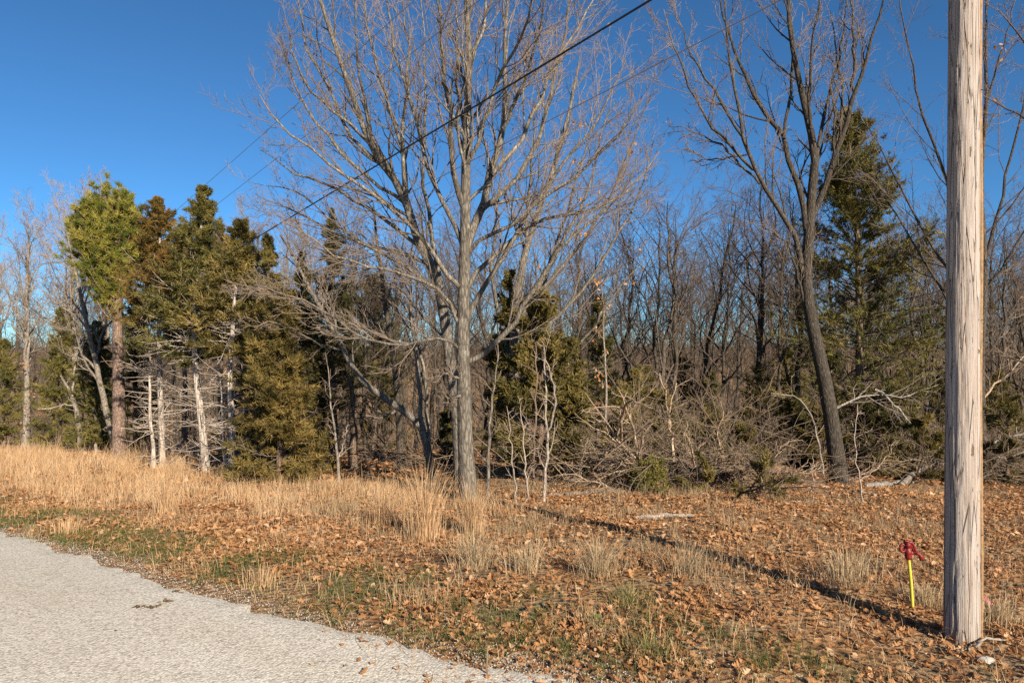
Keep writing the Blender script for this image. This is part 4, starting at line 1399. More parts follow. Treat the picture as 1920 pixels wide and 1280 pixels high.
# ------------------------------------------------------------------ underbrush and far woods (uncountable)
rb = np.random.default_rng(520)
n = 620
u = rb.random(n)
D = 12.5 + 32 * u ** 1.3
px = rb.uniform(-100, 2050, n)
X = (px - 960) / F * D
s_, t_ = st(X, D)
ok = (s_ > 9.6 + 2 * (vnoise(X, D, 2, 9) - .5)) & ~((px < 480) & (s_ < 11))
heavy = (px > 1560) | ((px > 1080) & (px < 1560))
ok &= heavy | (rb.random(n) < 0.6)
X, D = X[ok], D[ok]
n = len(X)
S = np.stack([X, D, terrain(X, D) - 0.05], -1)
N = 6
H = rb.uniform(0.8, 3.4, n)
d = nrm(rb.normal(size=(n, 3)) * 0.5 + [0, 0, 1])
P = np.zeros((n, N, 3))
P[:, 0] = S
for m in range(1, N):
    P[:, m] = P[:, m - 1] + d * (H / (N - 1))[:, None]
    d = nrm(d + rb.normal(size=(n, 3)) * 0.24)
R = (0.004 + 0.005 * H)[:, None] * np.linspace(1, 0.25, N)[None]
ub = Acc()
ub.tubes(P, R, 4)
L2 = grow(rb, P, R, 7, 0.1, 0.98, (15, 80), (0.2, 0.75), 0.6, 5, 0.1, 0.28, 0.003)
ub.tubes(*L2, 3)
L3 = grow(rb, *L2, 4, 0.2, 0.98, (25, 60), (0.3, 0.6), 0.65, 2, 0.1, 0.2, 0.0025)
ub.tubes(*L3, 3)
tag(ub.build('undergrowth', M['bare']), 'tangle of thin bare shrubs and saplings filling the woods floor', 'undergrowth', kind='stuff')

fw = Acc()
n = 4000
rho = 105 + 330 * rb.random(n) ** 0.7
az = rb.uniform(-0.78, 0.78, n)
X, Y = rho * np.sin(az), rho * np.cos(az)
Z = terrain(X, Y)
H = rb.uniform(8, 13, n)
w = rb.uniform(0.12, 0.22, n)
base = np.stack([X, Y, Z - 0.3], -1)
P = base[:, None, :] + np.linspace(0, 1, 3)[None, :, None] * np.stack([rb.normal(0, .4, n), rb.normal(0, .4, n), H], -1)[:, None, :]
R = w[:, None] * np.array([[1, .7, .15]])
fw.tubes(P, R, 3)
L2 = grow(rb, P, R, 7, 0.25, 0.97, (18, 48), (0.3, 0.5), 0.5, 2, 0.4, 0.15, 0.03, 0.5)
fw.tubes(L2[0], np.maximum(L2[1], 0.05), 3)
tag(fw.build('far_woods', M['bare'], None, False), 'grey brown winter woods covering the far ridge', 'woods', kind='stuff')

# heaped dead branches: arching sticks nobody could count
rq = np.random.default_rng(560)
n = 420
zone = rq.random(n)
px = np.where(zone < 0.5, rq.normal(1270, 110, n), np.where(zone < 0.85, rq.uniform(1590, 1960, n), rq.uniform(620, 1060, n)))
D = np.where(zone < 0.5, rq.uniform(10.9, 13.2, n), np.where(zone < 0.85, rq.uniform(13.2, 18, n), rq.uniform(13, 18, n)))
X = (px - 960) / F * D
S = np.stack([X, D, terrain(X, D) + rq.uniform(0, 0.5, n)], -1)
d = nrm(rq.normal(size=(n, 3)) * [1, 0.6, 0.45] + [0, 0, 0.25])
L = rq.uniform(0.5, 2.2, n)
P = np.zeros((n, 8, 3))
P[:, 0] = S
for m in range(1, 8):
    P[:, m] = P[:, m - 1] + d * (L / 7)[:, None]
    d = nrm(d + rq.normal(size=(n, 3)) * 0.16 - [0, 0, 0.05])
P[:, :, 2] = np.maximum(P[:, :, 2], terrain(P[:, :, 0], P[:, :, 1]) + 0.02)
R = rq.uniform(0.004, 0.016, n)[:, None] * np.linspace(1, 0.25, 8)[None]
bq = Acc()
bq.tubes(P, R, 5)
B = grow(rq, P, R, 6, 0.1, 0.98, (20, 65), (0.2, 0.6), 0.6, 5, 0.0, 0.2, 0.003)
bq.tubes(*B, 3)
bq.tubes(*grow(rq, *B, 3, 0.2, 0.98, (25, 60), (0.3, 0.6), 0.6, 2, 0.0, 0.2, 0.0025), 3)
tag(bq.build('brush', M['brush']), 'tangle of dead brown branches heaped along the woods edge', 'brush', kind='stuff')

# ------------------------------------------------------------------ fallen tree and brush pile
rf = np.random.default_rng(540)
fb = place(1385, 918)
FD = fb[1] + 0.25
ft = thing('fallen_tree', fb, 'uprooted fallen cedar with pale broken limbs spread to the left', 'fallen tree')
P, R = px_line([(1400, 892), (1350, 886), (1300, 884), (1245, 884), (1200, 868)], FD, FD - 0.5, fb, 0.085, 0.04, 14)
a = Acc()
a.tubes(P, R, 10)
a.build('trunk', M['oak_dark'], ft)
FL = [[(1247, 886), (1190, 859), (1140, 816), (1097, 795)], [(1240, 879), (1190, 874), (1147, 888), (1114, 899)], [(1237, 877), (1176, 867), (1132, 867), (1100, 859), (1062, 858)],
      [(1244, 890), (1219, 899), (1197, 910), (1140, 915)], [(1190, 858), (1161, 831), (1140, 795), (1096, 737)], [(1165, 831), (1163, 777), (1183, 748), (1200, 760)],
      [(1194, 852), (1190, 805), (1161, 734)], [(1262, 865), (1258, 813), (1251, 795), (1269, 716)], [(1256, 802), (1247, 734), (1237, 700)],
      [(1300, 880), (1296, 840), (1286, 815)], [(1230, 872), (1200, 850), (1165, 845), (1120, 840)], [(1250, 884), (1215, 885), (1170, 905), (1110, 920)],
      [(1200, 862), (1205, 820), (1225, 790), (1240, 770)], [(1180, 866), (1140, 850), (1105, 850), (1080, 835)], [(1340, 880), (1350, 840), (1345, 800), (1360, 770)]]
for k, pts in enumerate(FL):
    LP, LR = px_line(pts, FD - 0.35, FD - 0.35 + rf.normal(0, 0.7), fb, 0.028 if k < 8 else 0.02, 0.006, 10, rf, 0.015)
    a = Acc()
    a.tubes(LP, LR, 6)
    lo = a.build('limb', M['deadwood'], ft)
    c = Acc()
    B = grow(rf, LP[None], LR[None], 7, 0.15, 0.98, (25, 60), (0.2, 0.5), 0.55, 5, 0.1, 0.14, 0.003)
    c.tubes(*B, 4)
    c.tubes(*grow(rf, *B, 3, 0.2, 0.98, (25, 60), (0.3, 0.6), 0.6, 4, 0.1, 0.16, 0.0025), 3)
    c.build('twigs', M['deadwood'], lo)
# root ball: lumpy clod with roots
rc = pix(1375, 878, FD) - fb
nu, nv = 28, 18
U, V = np.meshgrid(np.linspace(0, 2 * np.pi, nu, endpoint=False), np.linspace(0.02, np.pi - 0.02, nv), indexing='ij')
rad = 0.24 + 0.16 * (vnoise(np.cos(U) * 2 + 5, V * 1.4 + np.sin(U) * 1.2, 0.5, 4) - .5) + 0.13 * (vnoise(np.cos(U) * 5 + 5, V * 4 + np.sin(U) * 3, 0.5, 6) - .5)
rv_ = np.stack([rad * np.sin(V) * np.cos(U) * 1.1, rad * np.sin(V) * np.sin(U) * 0.8, rad * np.cos(V) * 1.05], -1) + rc
i, j = np.meshgrid(np.arange(nu), np.arange(nv - 1), indexing='ij')
a = Acc()
a.add(rv_.reshape(-1, 3), np.stack([i * nv + j, ((i + 1) % nu) * nv + j, ((i + 1) % nu) * nv + j + 1, i * nv + j + 1], -1).reshape(-1, 4))
mm = Mat('root_ball_earth', 0.95, 0.1)
nz = mm.noise(mm.coords(), 22, 6, 0.75)
mm.color(mm.ramp(nz, [(0.35, (0.11, 0.07, 0.04)), (0.65, (0.36, 0.25, 0.15))]))
mm.bump(nz, 1.0, 0.05)
a.build('root_ball', mm.m, ft)
n = 130
d = nrm(rf.normal(size=(n, 3)) + [0.3, -0.5, 0.1])
P = np.zeros((n, 6, 3))
P[:, 0] = rc + d * 0.17
for m in range(1, 6):
    P[:, m] = P[:, m - 1] + d * rf.uniform(0.03, 0.09, n)[:, None]
    d = nrm(d + rf.normal(size=d.shape) * 0.35)
a = Acc()
a.tubes(P, rf.uniform(0.003, 0.009, n)[:, None] * np.linspace(1, 0.2, 6)[None], 5)
tag(a.build('roots', M['deadwood'], ft), kind='stuff')

# loose dead branches heaped about the pile
BR = [('pale broken stick poking up from the root ball', [(1378, 890), (1392, 872), (1408, 855)], 0.022, 'deadwood'),
      ('thin dead branch rising right of the root ball', [(1398, 925), (1440, 880), (1470, 830), (1482, 820)], 0.018, 'deadwood'),
      ('dead branch lying right of the root ball toward the leaning oak', [(1400, 930), (1450, 905), (1500, 886), (1545, 882)], 0.02, 'deadwood'),
      ('dark forked branch on the leaves in front of the root ball', [(1375, 935), (1400, 918), (1440, 915), (1480, 890)], 0.022, 'bare'),
      ('tangled dead branch arching above the root ball', [(1330, 870), (1300, 820), (1310, 770), (1330, 720)], 0.016, 'bare'),
      ('upright broken branch left of the root ball', [(1290, 900), (1292, 860), (1284, 830), (1290, 790)], 0.018, 'deadwood'),
      ('long dead stem leaning over the middle of the pile', [(1330, 905), (1400, 850), (1440, 790), (1450, 740)], 0.02, 'bare'),
      ('low twiggy branch at the left foot of the pile', [(1180, 925), (1120, 905), (1080, 890), (1045, 892)], 0.016, 'deadwood'),
      ('twiggy branch spreading at the right foot of the pile', [(1470, 930), (1430, 900), (1400, 860), (1390, 830)], 0.016, 'bare'),
      ('dead branch slanting up by the leaning oak base', [(1600, 905), (1640, 880), (1668, 850), (1675, 828)], 0.02, 'deadwood'),
      ('pale dead branch fan right of the leaning oak base', [(1590, 900), (1630, 885), (1660, 875), (1690, 868)], 0.018, 'deadwood'),
      ('long dead branch slanting through the tangle near the tall cedar', [(1640, 730), (1690, 770), (1725, 820), (1760, 850)], 0.028, 'greywood'),
      ('grey dead limb low in the tangle left of the utility pole', [(1560, 770), (1620, 740), (1690, 745), (1760, 720)], 0.026, 'greywood'),
      ('dead branch rising right of the utility pole', [(1845, 745), (1880, 710), (1920, 670), (1960, 630)], 0.03, 'deadwood'),
      ('grey fallen branch low right of the utility pole', [(1850, 835), (1890, 820), (1920, 815), (1970, 800)], 0.03, 'greywood'),
      ('bleached fallen branch at the right picture edge', [(1830, 900), (1870, 860), (1910, 850), (1960, 835)], 0.03, 'greywood')]
for k, (lb, pts, rr0, mt) in enumerate(BR):
    b = place(pts[0][0], max(pts[0][1], 890))
    t = thing('dead_branch', b, lb, 'branch')
    LP, LR = px_line(pts, b[1], b[1] + rf.normal(0, 0.5), b, rr0, 0.006, 12, rf, 0.02)
    a = Acc()
    a.tubes(LP, LR, 6)
    a.build('stem', M[mt], t)
    c = Acc()
    B = grow(rf, LP[None], LR[None], 13, 0.1, 0.98, (25, 65), (0.2, 0.5), 0.6, 6, 0.1, 0.16, 0.003)
    c.tubes(*B, 4)
    c.tubes(*grow(rf, *B, 4, 0.2, 0.98, (25, 60), (0.3, 0.6), 0.6, 4, 0.1, 0.18, 0.0025), 3)
    c.build('twigs', M[mt], t)


def log(label, p0, p1, r0, r1, mat, mid=None, name='log', cat='log', lift=0.6, seed=1):
    rng = np.random.default_rng(seed)
    A_, B_ = place(*p0), place(*p1)
    n = 14
    u = np.linspace(0, 1, n)
    C_ = A_[None] * (1 - u)[:, None] + B_[None] * u[:, None]
    if mid:
        C_[:, 2] += mid * np.sin(np.pi * u)
    C_ += rng.normal(size=C_.shape) * [0.012, 0.012, 0.008]
    rr = np.linspace(r0, r1, n) * (1 + rng.normal(0, 0.14, n))
    C_[:, 2] = np.maximum(C_[:, 2], terrain(C_[:, 0], C_[:, 1])) + rr * lift
    a = Acc()
    a.tubes(C_[None], rr[None], 10, cap=True)
    return tag(a.build(name, M[mat], None, True, A_), label, cat)


log('bleached white log lying on the leaves in the middle of the clearing', (1188, 975), (1304, 968), 0.032, 0.020, 'sapling', 0.02, seed=1)
log('straight grey log lying beside the forked sapling', (1028, 930), (1165, 926), 0.03, 0.05, 'brush', seed=2)
log('thin bleached stick left of the white log', (1120, 956), (1190, 985), 0.012, 0.008, 'silver', seed=3, name='stick', cat='stick')
log('pale splintered branch in front of the straight grey log', (1130, 937), (1182, 944), 0.02, 0.012, 'silver', seed=4, name='stick', cat='stick')
log('dark stick at the foot of the central oak', (835, 925), (930, 975), 0.03, 0.02, 'oak_dark', seed=5, name='stick', cat='stick')
log('grey log slanting into the tangle between the oak and the utility pole', (1622, 916), (1712, 906), 0.062, 0.045, 'greywood', seed=6)
log('long grey fallen limb rising right behind the utility pole', (1690, 912), (1790, 880), 0.06, 0.04, 'greywood', 0.25, seed=7)
log('short broken log end by the leaning oak roots', (1600, 925), (1640, 932), 0.05, 0.03, 'deadwood', seed=8)
log('thin pale stick lying under the leaning oak', (1470, 944), (1520, 940), 0.012, 0.01, 'silver', seed=9, name='stick', cat='stick')
log('grey stick lying in the leaves right of the utility pole', (1848, 1054), (1888, 1057), 0.008, 0.006, 'greywood', seed=10, name='stick', cat='stick')
log('dark stick lying flat at the right picture edge', (1878, 1096), (1930, 1098), 0.012, 0.010, 'oak_dark', seed=11, name='stick', cat='stick')
log('curved pale root-like stick at the foot of the utility pole', (1818, 1222), (1885, 1203), 0.010, 0.006, 'greywood', 0.05, seed=12, name='stick', cat='stick')
log('second pale stick lying at the foot of the utility pole', (1782, 1218), (1880, 1222), 0.009, 0.006, 'greywood', seed=13, name='stick', cat='stick')
log('thin dark twig lying on the road', (200, 1184), (252, 1188), 0.006, 0.003, 'oak_dark', seed=14, name='twig', cat='twig')
log('pale curved twig on the road near the bottom edge', (765, 1268), (858, 1264), 0.007, 0.004, 'silver', seed=15, name='twig', cat='twig')
# ------------------------------------------------------------------ leaf litter, grass, gravel (uncountable)
rl = np.random.default_rng(700)


def fan_points(n, D0, D1, pxa=-140, pxb=2060):
    D = np.sqrt(rl.uniform(D0 ** 2, D1 ** 2, n))
    px = rl.uniform(pxa, pxb, n)
    X = (px - 960) / F * D
    return X, D, px


def edge_dist(X, Y):
    s, t = st(X, Y)
    e = np.interp(t, EDGE_T, EDGE_S)
    e = np.where(t < EDGE_T[0], EDGE_S[0] + (EDGE_T[0] - t) * 0.10, e)
    return s - e, s, t


def tall_mask(X, Y):
    """how much tall tan grass grows here"""
    d, s, t = edge_dist(X, Y)
    far = 5.6 + 0.02 * t + 1.2 * (vnoise(X, Y, 1.5, 11) - .5) + 1.8 * smooth(11, 16, t)
    near = 1.25 + 0.5 * (vnoise(X, Y, 0.9, 12) - .5)
    m = smooth(near - 0.2, near + 0.5, d) * (1 - smooth(far - 0.8, far + 0.4, d))
    return m * smooth(1.6, 4.2, t + 0.6 * (vnoise(X, Y, 1.0, 13) - .5))


def leaf_mask(X, Y):
    d, s, t = edge_dist(X, Y)
    verge = np.maximum(smooth(0.05, 0.5, d), 0.30 * smooth(1.4, 0.2, t) * smooth(-0.55, -0.05, d))
    verge = verge * (0.25 + 0.75 * smooth(0.35, 0.65, vnoise(X, Y, 0.45, 14)))
    return verge * (1 - 0.45 * tall_mask(X, Y)) * (0.55 + 0.45 * smooth(0.3, 0.6, vnoise(X, Y, 0.8, 21))) 


# near leaves: lobed oak leaves
X, Y, px = fan_points(96000, 2.7, 11.5)
keep = rl.random(len(X)) < leaf_mask(X, Y) * 1.0
X, Y = X[keep], Y[keep]
order = np.argsort(Y)
X, Y = X[order], Y[order]
sz = rl.uniform(0.027, 0.072, len(X)) * np.where(rl.random(len(X)) < 0.15, 1.35, 1.0)
Z = terrain(X, Y) + rl.uniform(0.006, 0.035, len(X))
C = np.stack([X, Y, Z], -1)
vis = np.abs(X / Y) < 0.74
first = np.nonzero(vis & (Y > 3.0))[0][:280]
rest = np.setdiff1d(np.arange(len(X)), first)
a = Acc()
nearr = rest[Y[rest] < 7.0]
farr = rest[Y[rest] >= 7.0]
v, t_, ti = leaf_cards(rl, C[nearr], sz[nearr], 0.27, False)
a.add(v, None, t_, ti)
v, t_, ti = leaf_cards(rl, C[farr], sz[farr] * 1.1, 0.30, True)
a.add(v, None, t_, ti)
X2, Y2, px2 = fan_points(80000, 11.5, 26)
d2, s2, tt2 = edge_dist(X2, Y2)
k2 = rl.random(len(X2)) < np.clip(leaf_mask(X2, Y2) * 0.7, 0, 1) * (1 - 0.9 * smooth(14, 20, tt2) * (1 - smooth(8, 10, s2)))
X2, Y2 = X2[k2], Y2[k2]
v, t_, ti = leaf_cards(rl, np.stack([X2, Y2, terrain(X2, Y2) + 0.03], -1), rl.uniform(0.07, 0.13, len(X2)), 0.4, True)
a.add(v, None, t_, ti)
litter = tag(a.build('leaf_litter', M['litter'], None, False), 'brown and orange oak leaves covering the ground', 'leaves', kind='stuff')
# the leaves nearest the camera, one by one, on ten shared shapes
lm = []
for q in range(10):
    la = Acc()
    v, t_, ti = leaf_cards(np.random.default_rng(800 + q), np.zeros((1, 3)), np.ones(1), 0.0, False, np.array([0.12 + 0.085 * q]))
    la.add(v, None, t_, ti)
    lm.append(la.mesh('leaf', M['litter'], False))
for q in first:
    o = bpy.data.objects.new('leaf', lm[rl.integers(0, 10)])
    COL.objects.link(o)
    o.parent = litter
    o.location = C[q]
    o.scale = (sz[q],) * 3
    o.rotation_euler = (rl.normal() * 0.3, rl.normal() * 0.3, rl.uniform(0, 6.28))

# tall dry grass
X, Y, px = fan_points(9000, 4.0, 34, -200, 1150)
m_ = tall_mask(X, Y)
keep = rl.random(len(X)) < m_ * (0.30 + 0.70 * smooth(0.38, 0.62, vnoise(X, Y, 0.7, 41)))
X, Y = X[keep], Y[keep]
nb_ = 32
cx = np.repeat(X, nb_)
cy = np.repeat(Y, nb_)
tall = np.repeat(rl.uniform(0.4, 1.2, len(X)) * (0.55 + 0.9 * vnoise(X, Y, 1.2, 15)), nb_)
dd, _, tq = edge_dist(cx, cy)
hgt = rl.uniform(0.10, 0.52, len(cx)) * np.where(rl.random(len(cx)) < 0.06, 1.45, 1.0) * tall * (0.55 + 0.45 * smooth(1.2, 2.6, dd)) * (0.75 + 0.35 * smooth(7, 14, tq))
cx = cx + rl.normal(0, 0.11, len(cx))
cy = cy + rl.normal(0, 0.11, len(cy))
C = np.stack([cx, cy, terrain(cx, cy) - 0.01], -1)
tint = np.clip(np.repeat(rl.normal(0.55, 0.2, len(X)), nb_) + rl.normal(0, 0.15, len(cx)), 0, 1)
a = Acc()
v, t_, ti = blades(rl, C, hgt, np.full(len(cx), 0.0026) * (1 + 0.06 * cy), 1.25, tint)
a.add(v, None, t_, ti)
tag(a.build('tall_grass', M['tan_grass'], None, False), 'tall tan dry grass along the woods edge on the left', 'grass', kind='stuff')

# short pale dry grass between the leaves on the right
X, Y, px = fan_points(5200, 3.0, 12.5, 500, 2060)
d_, s_, t2_ = edge_dist(X, Y)
keep = (d_ > 0.5) & (s_ < 8.5) & (rl.random(len(X)) < 0.06 + 0.6 * smooth(0.52, 0.72, vnoise(X, Y, 0.8, 16)))
X, Y = X[keep], Y[keep]
nb_ = 16
cx = np.repeat(X, nb_) + rl.normal(0, 0.05, len(X) * nb_)
cy = np.repeat(Y, nb_) + rl.normal(0, 0.05, len(X) * nb_)
hgt = rl.uniform(0.06, 0.24, len(cx)) * np.repeat(rl.uniform(0.5, 1.3, len(X)), nb_)
tint = np.clip(np.repeat(rl.normal(0.45, 0.2, len(X)), nb_) + rl.normal(0, 0.15, len(cx)), 0, 1)
a = Acc()
v, t_, ti = blades(rl, np.stack([cx, cy, terrain(cx, cy) - 0.01], -1), hgt, np.full(len(cx), 0.0034), 1.1, tint)
a.add(v, None, t_, ti)
tag(a.build('dry_grass', M['pale_grass'], None, False), 'short pale dead grass among the leaves', 'grass', kind='stuff')

# flat straw and thatch lying between the leaves
X, Y, px = fan_points(30000, 2.7, 13)
d_, s_, t2_ = edge_dist(X, Y)
keep = (d_ > -0.12 - 0.4 * smooth(1.6, 0.2, t2_) + 0.25 * vnoise(X, Y, 0.3, 31)) & (rl.random(len(X)) < 0.35 + 0.65 * smooth(0.35, 0.6, vnoise(X, Y, 0.6, 32)))
X, Y = X[keep], Y[keep]
n = len(X)
hs = rl.uniform(0.05, 0.20, n)
a = Acc()
v, t_, ti = blades(rl, np.stack([X, Y, terrain(X, Y) + 0.012 * rl.random(n)], -1), hs, np.full(n, 0.0036), rl.uniform(2.5, 5.0, n), np.clip(rl.normal(0.55, 0.22, n), 0, 1))
a.add(v, None, t_, ti)
tag(a.build('straw', M['tan_grass'], None, False), 'flattened straw lying between the leaves and over the road edge', 'straw', kind='stuff')

# green verge grass along the road
X, Y, px = fan_points(42000, 2.6, 17, -160, 2060)
d_, s_, t2_ = edge_dist(X, Y)
grn = vnoise(X, Y, 0.55, 17)
keep = (d_ > -0.06) & (d_ < 1.9) & (rl.random(len(X)) < smooth(0.0, 0.25, d_ + 0.1 * (grn - .5)) * (1 - smooth(0.7, 1.5, d_)) * (0.35 + 0.65 * smooth(0.3, 0.6, grn)))
X, Y, grn = X[keep], Y[keep], grn[keep]
nb_ = 10
cx = np.repeat(X, nb_) + rl.normal(0, 0.04, len(X) * nb_)
cy = np.repeat(Y, nb_) + rl.normal(0, 0.04, len(X) * nb_)
hgt = rl.uniform(0.03, 0.11, len(cx))
green = smooth(0.33, 0.54, np.repeat(grn, nb_))
tint = np.clip(0.85 - 0.60 * green + rl.normal(0, 0.17, len(cx)), 0, 1)
a = Acc()
v, t_, ti = blades(rl, np.stack([cx, cy, terrain(cx, cy) - 0.005], -1), hgt, np.full(len(cx), 0.0036), 1.2, tint)
a.add(v, None, t_, ti)
tag(a.build('verge_grass', M['green_grass'], None, False), 'short green and straw grass along the road edge', 'grass', kind='stuff')


def clump(px, py, h, n, label, mat, spread=0.10, lean=0.6, seed=0, name='grass_clump', w=0.0045):
    b = place(px, py)
    rng = np.random.default_rng(seed)
    rr_c = np.abs(rng.normal(0, spread, n))
    az = rng.uniform(0, 2 * np.pi, n)
    c = np.stack([rr_c * np.cos(az), rr_c * np.sin(az), np.zeros(n) - 0.02], -1)
    c[:, 2] += terrain(b[0] + c[:, 0], b[1] + c[:, 1]) - b[2]
    a = Acc()
    v, t_, ti = blades(rng, c, h * rng.uniform(0.35, 1.1, n), np.full(n, w), lean, np.clip(rng.normal(0.62, 0.2, n), 0, 1), az + rng.normal(0, 0.7, n))
    a.add(v, None, t_, ti)
    o = a.build(name, M[mat], None, False)
    o.location = b
    return tag(o, label, 'grass clump', 'grass clumps that stand out')


clump(795, 1010, 0.88, 420, 'tall golden grass clump left of the central oak trunk', 'tan_grass', 0.10, 0.7, 1)
clump(885, 1005, 0.70, 300, 'golden grass clump standing in front of the central oak trunk', 'tan_grass', 0.08, 0.6, 2)
clump(715, 985, 0.60, 260, 'golden grass clump with bent tips left of the tallest clump', 'tan_grass', 0.08, 0.9, 3)
clump(310, 962, 0.65, 260, 'golden grass clump alone in front of the left tall grass', 'tan_grass', 0.08, 0.7, 4)
clump(890, 1062, 0.44, 300, 'pale drooping grass clump at the right end of the tall grass', 'pale_grass', 0.11, 1.5, 5)
clump(985, 1072, 0.36, 200, 'pale grass clump between the leaves right of the tall grass', 'pale_grass', 0.08, 1.6, 6)
clump(1120, 1080, 0.46, 300, 'big arching pale grass clump in the middle of the leaves', 'pale_grass', 0.09, 1.7, 7)
clump(1290, 1080, 0.36, 160, 'dim grass clump where the pole shadow crosses', 'pale_grass', 0.09, 1.4, 8)
clump(1180, 1130, 0.17, 420, 'low straw grass tuft behind the small green plant', 'green_grass', 0.15, 1.4, 9, w=0.004)
clump(1215, 1225, 0.16, 420, 'low straw and green grass tuft at the bottom of the verge', 'green_grass', 0.14, 1.5, 10, w=0.004)
clump(490, 1095, 0.16, 200, 'bright straw stubble tuft beside the road at left', 'tan_grass', 0.10, 0.5, 11)
clump(130, 1000, 0.22, 200, 'bright straw tuft near the far road edge', 'tan_grass', 0.12, 0.5, 12)
clump(1590, 1085, 0.34, 240, 'thin dry grass clump left of the hydrant', 'pale_grass', 0.12, 0.8, 13)
clump(1735, 1130, 0.20, 260, 'pale grass tuft around the foot of the hydrant', 'pale_grass', 0.09, 0.8, 14)
clump(1868, 1165, 0.22, 340, 'pale grass tuft right of the utility pole foot', 'pale_grass', 0.10, 1.0, 15)

# small green plant in the verge
b = place(1128, 1170)
gp = thing('green_plant', b, 'small plant with pale yellow green rounded leaves in the verge', 'plant')
gm = foliage_mat('green_leaf', [(0, (0.16, 0.20, 0.04)), (1, (0.34, 0.36, 0.09))], 0.3)
for q, (dx, dz, s_) in enumerate(((-0.03, 0.05, 0.055), (0.0, 0.03, 0.06), (0.03, 0.02, 0.05), (0.05, 0.012, 0.045), (-0.01, 0.015, 0.05))):
    n = 12
    th = np.linspace(0, 2 * np.pi, n, endpoint=False)
    v = np.stack([0.5 * np.cos(th) * 0.75, 0.5 * np.sin(th), 0.10 * np.cos(th) ** 2], -1) * s_
    v = np.concatenate([[[0, 0, 0]], v])
    R_ = euler_mats(np.random.default_rng(q), 1, 0.35)[0]
    v = v @ R_.T + [dx, -0.01 * q, dz]
    la = Acc()
    la.add(v, None, [(0, 1 + m, 1 + (m + 1) % n) for m in range(n)], 0.2 + 0.15 * q)
    la.build('leaf', gm, gp)
sa = Acc()
sa.tubes(np.array([[[0, 0, -0.01], [0.01, 0, 0.015], [0.0, -0.01, 0.03]]]), np.array([[0.004, 0.003, 0.002]]), 5)
sa.build('stalk', gm, gp)

# dark upright stick at the bottom edge, dirt clods on the road, pink ribbon
b = place(912, 1268)
a = Acc()
a.tubes(np.array([[[0.008, 0, -0.03], [0.0, 0, 0.05], [0.006, 0, 0.11], [0.002, 0.004, 0.175]]]), np.array([[0.007, 0.0065, 0.006, 0.004]]), 7, cap=True)
o = a.build('upright_stick', M['oak_dark'])
o.location = b
tag(o, 'dark stick standing upright at the road edge near the bottom', 'stick')


def clod(px, py, s, label, seed, mat, n=26, name='clod'):
    b = place(px, py)
    rng = np.random.default_rng(seed)
    a = Acc()
    c = np.stack([rng.normal(0, s, n), rng.normal(0, s * 0.5, n), np.abs(rng.normal(0, 0.008, n)) + 0.012], -1)
    v, t_, ti = leaf_cards(rng, c, rng.uniform(0.02, 0.05, n), 0.3, True, np.clip(rng.normal(0.1, 0.1, n), 0, 1))
    a.add(v, None, t_, ti)
    o = a.build(name, mat, None, False)
    o.location = b
    return tag(o, label, 'debris')


dm = plain_mat('dark_plant_debris', (0.13, 0.085, 0.045), 0.9, 0.1)
clod(283, 1142, 0.045, 'brown clump of plant debris lying on the road', 1, dm)
clod(312, 1132, 0.018, 'small brown scrap of debris beside the bigger clump', 2, dm, 10)
clod(333, 1113, 0.014, 'tiny brown scrap of debris near the road edge', 3, dm, 8)
b = place(1847, 1136)
a = Acc()
u = np.linspace(0, 1, 9)
rp = np.stack([-0.03 + 0.09 * u, 0.02 * np.sin(u * 7), 0.03 + 0.03 * np.sin(u * 5)], -1)
w_ = np.array([0, 0.3, 1.0])
v = np.concatenate([rp - w_ * 0.012, rp + w_ * 0.012])
a.add(v, [(k, k + 1, 9 + k + 1, 9 + k) for k in range(8)])
o = a.build('marking_ribbon', plain_mat('pink_ribbon', (0.75, 0.06, 0.25), 0.5, 0.4))
o.location = b
tag(o, 'scrap of bright pink marking ribbon in the grass behind the pole', 'ribbon')
b = place(1848, 1246)
a = Acc()
nu, nv = 12, 7
U, V = np.meshgrid(np.linspace(0, 2 * np.pi, nu, endpoint=False), np.linspace(0.05, np.pi - 0.05, nv), indexing='ij')
rad = 0.05 * (1 + 0.35 * (vnoise(U * 2, V * 3, 1.0, 5) - .5))
i, j = np.meshgrid(np.arange(nu), np.arange(nv - 1), indexing='ij')
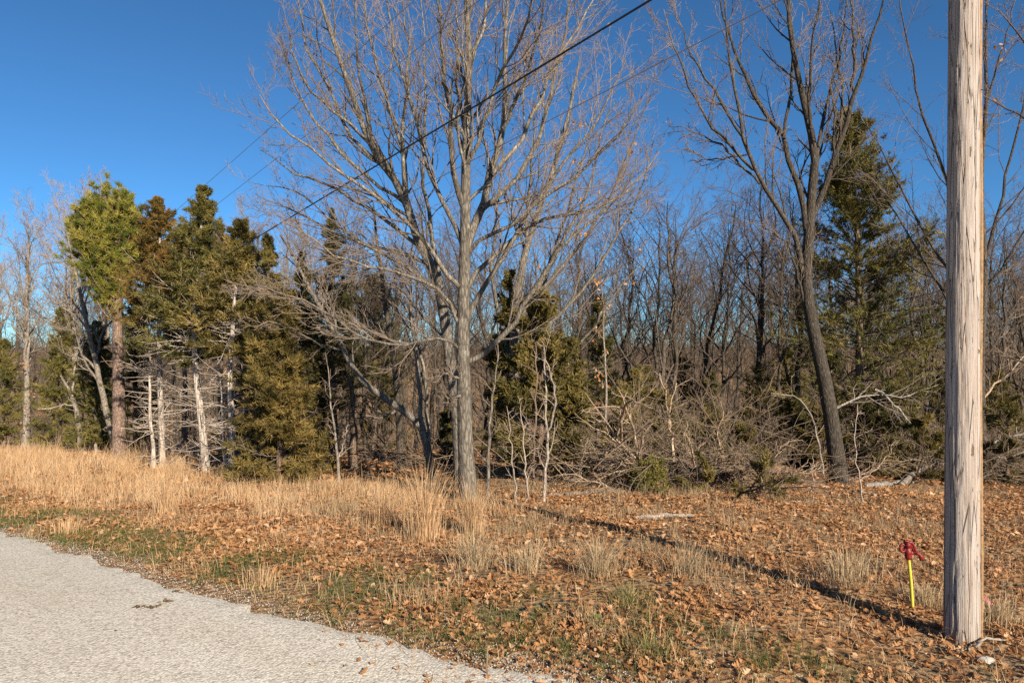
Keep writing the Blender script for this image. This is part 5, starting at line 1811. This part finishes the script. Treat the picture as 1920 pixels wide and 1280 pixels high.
a.add(np.stack([rad * np.sin(V) * np.cos(U), rad * .7 * np.sin(V) * np.sin(U), rad * .4 * np.cos(V)], -1).reshape(-1, 3), np.stack([i * nv + j, ((i + 1) % nu) * nv + j, ((i + 1) % nu) * nv + j + 1, i * nv + j + 1], -1).reshape(-1, 4))
o = a.build('white_stone', plain_mat('white_stone', (0.36, 0.33, 0.28), 0.8, 0.2, 0.15), None, False)
o.location = b + np.array([0, 0, 0.03])
tag(o, 'flat white stone in the leaves below the utility pole', 'stone')

# loose gravel on the ragged road edge and the apron at the bottom
n = 10000
t1 = np.where(rl.random(n) < 0.45, rl.uniform(-3.0, 0.3, n), rl.uniform(-1, 9, n))
dq = rl.normal(0.04, 0.12, n)
apron = t1 < 0.3
dq = np.where(apron, rl.uniform(-0.5, 0.9, n) * rl.random(n), dq)
e_ = np.interp(t1, EDGE_T, EDGE_S)
e_ = np.where(t1 < EDGE_T[0], EDGE_S[0] + (EDGE_T[0] - t1) * 0.10, e_)
s1 = e_ + dq
X = P1[0] + s1 * NV[0] + t1 * TV[0]
Y = P1[1] + s1 * NV[1] + t1 * TV[1]
keep = Y > 2.6
X, Y = X[keep], Y[keep]
n = len(X)
oct_v = np.array([[1, 0, 0], [-1, 0, 0], [0, 1, 0], [0, -1, 0], [0, 0, .7], [0, 0, -.5]], float)
oct_t = np.array([(0, 2, 4), (2, 1, 4), (1, 3, 4), (3, 0, 4), (2, 0, 5), (1, 2, 5), (3, 1, 5), (0, 3, 5)])
v = oct_v[None] * rl.uniform(0.6, 1.4, (n, 6, 1)) * rl.uniform(0.002, 0.0065, n)[:, None, None]
v = np.einsum('nij,nkj->nki', euler_mats(rl, n, 0.6), v) + np.stack([X, Y, terrain(X, Y) + 0.006], -1)[:, None]
a = Acc()
a.add(v.reshape(-1, 3), None, ((np.arange(n) * 6)[:, None, None] + oct_t[None]).reshape(-1, 3), np.repeat(rl.random(n), 6))
gv = Mat('loose_gravel', 0.9, 0.2)
gv.color(gv.ramp(gv.attr(), [(0, (0.28, 0.245, 0.20)), (0.5, (0.40, 0.36, 0.30)), (1, (0.46, 0.42, 0.35))]))
tag(a.build('gravel', gv.m, None, False), 'loose pale gravel along the ragged road edge', 'gravel', kind='stuff')
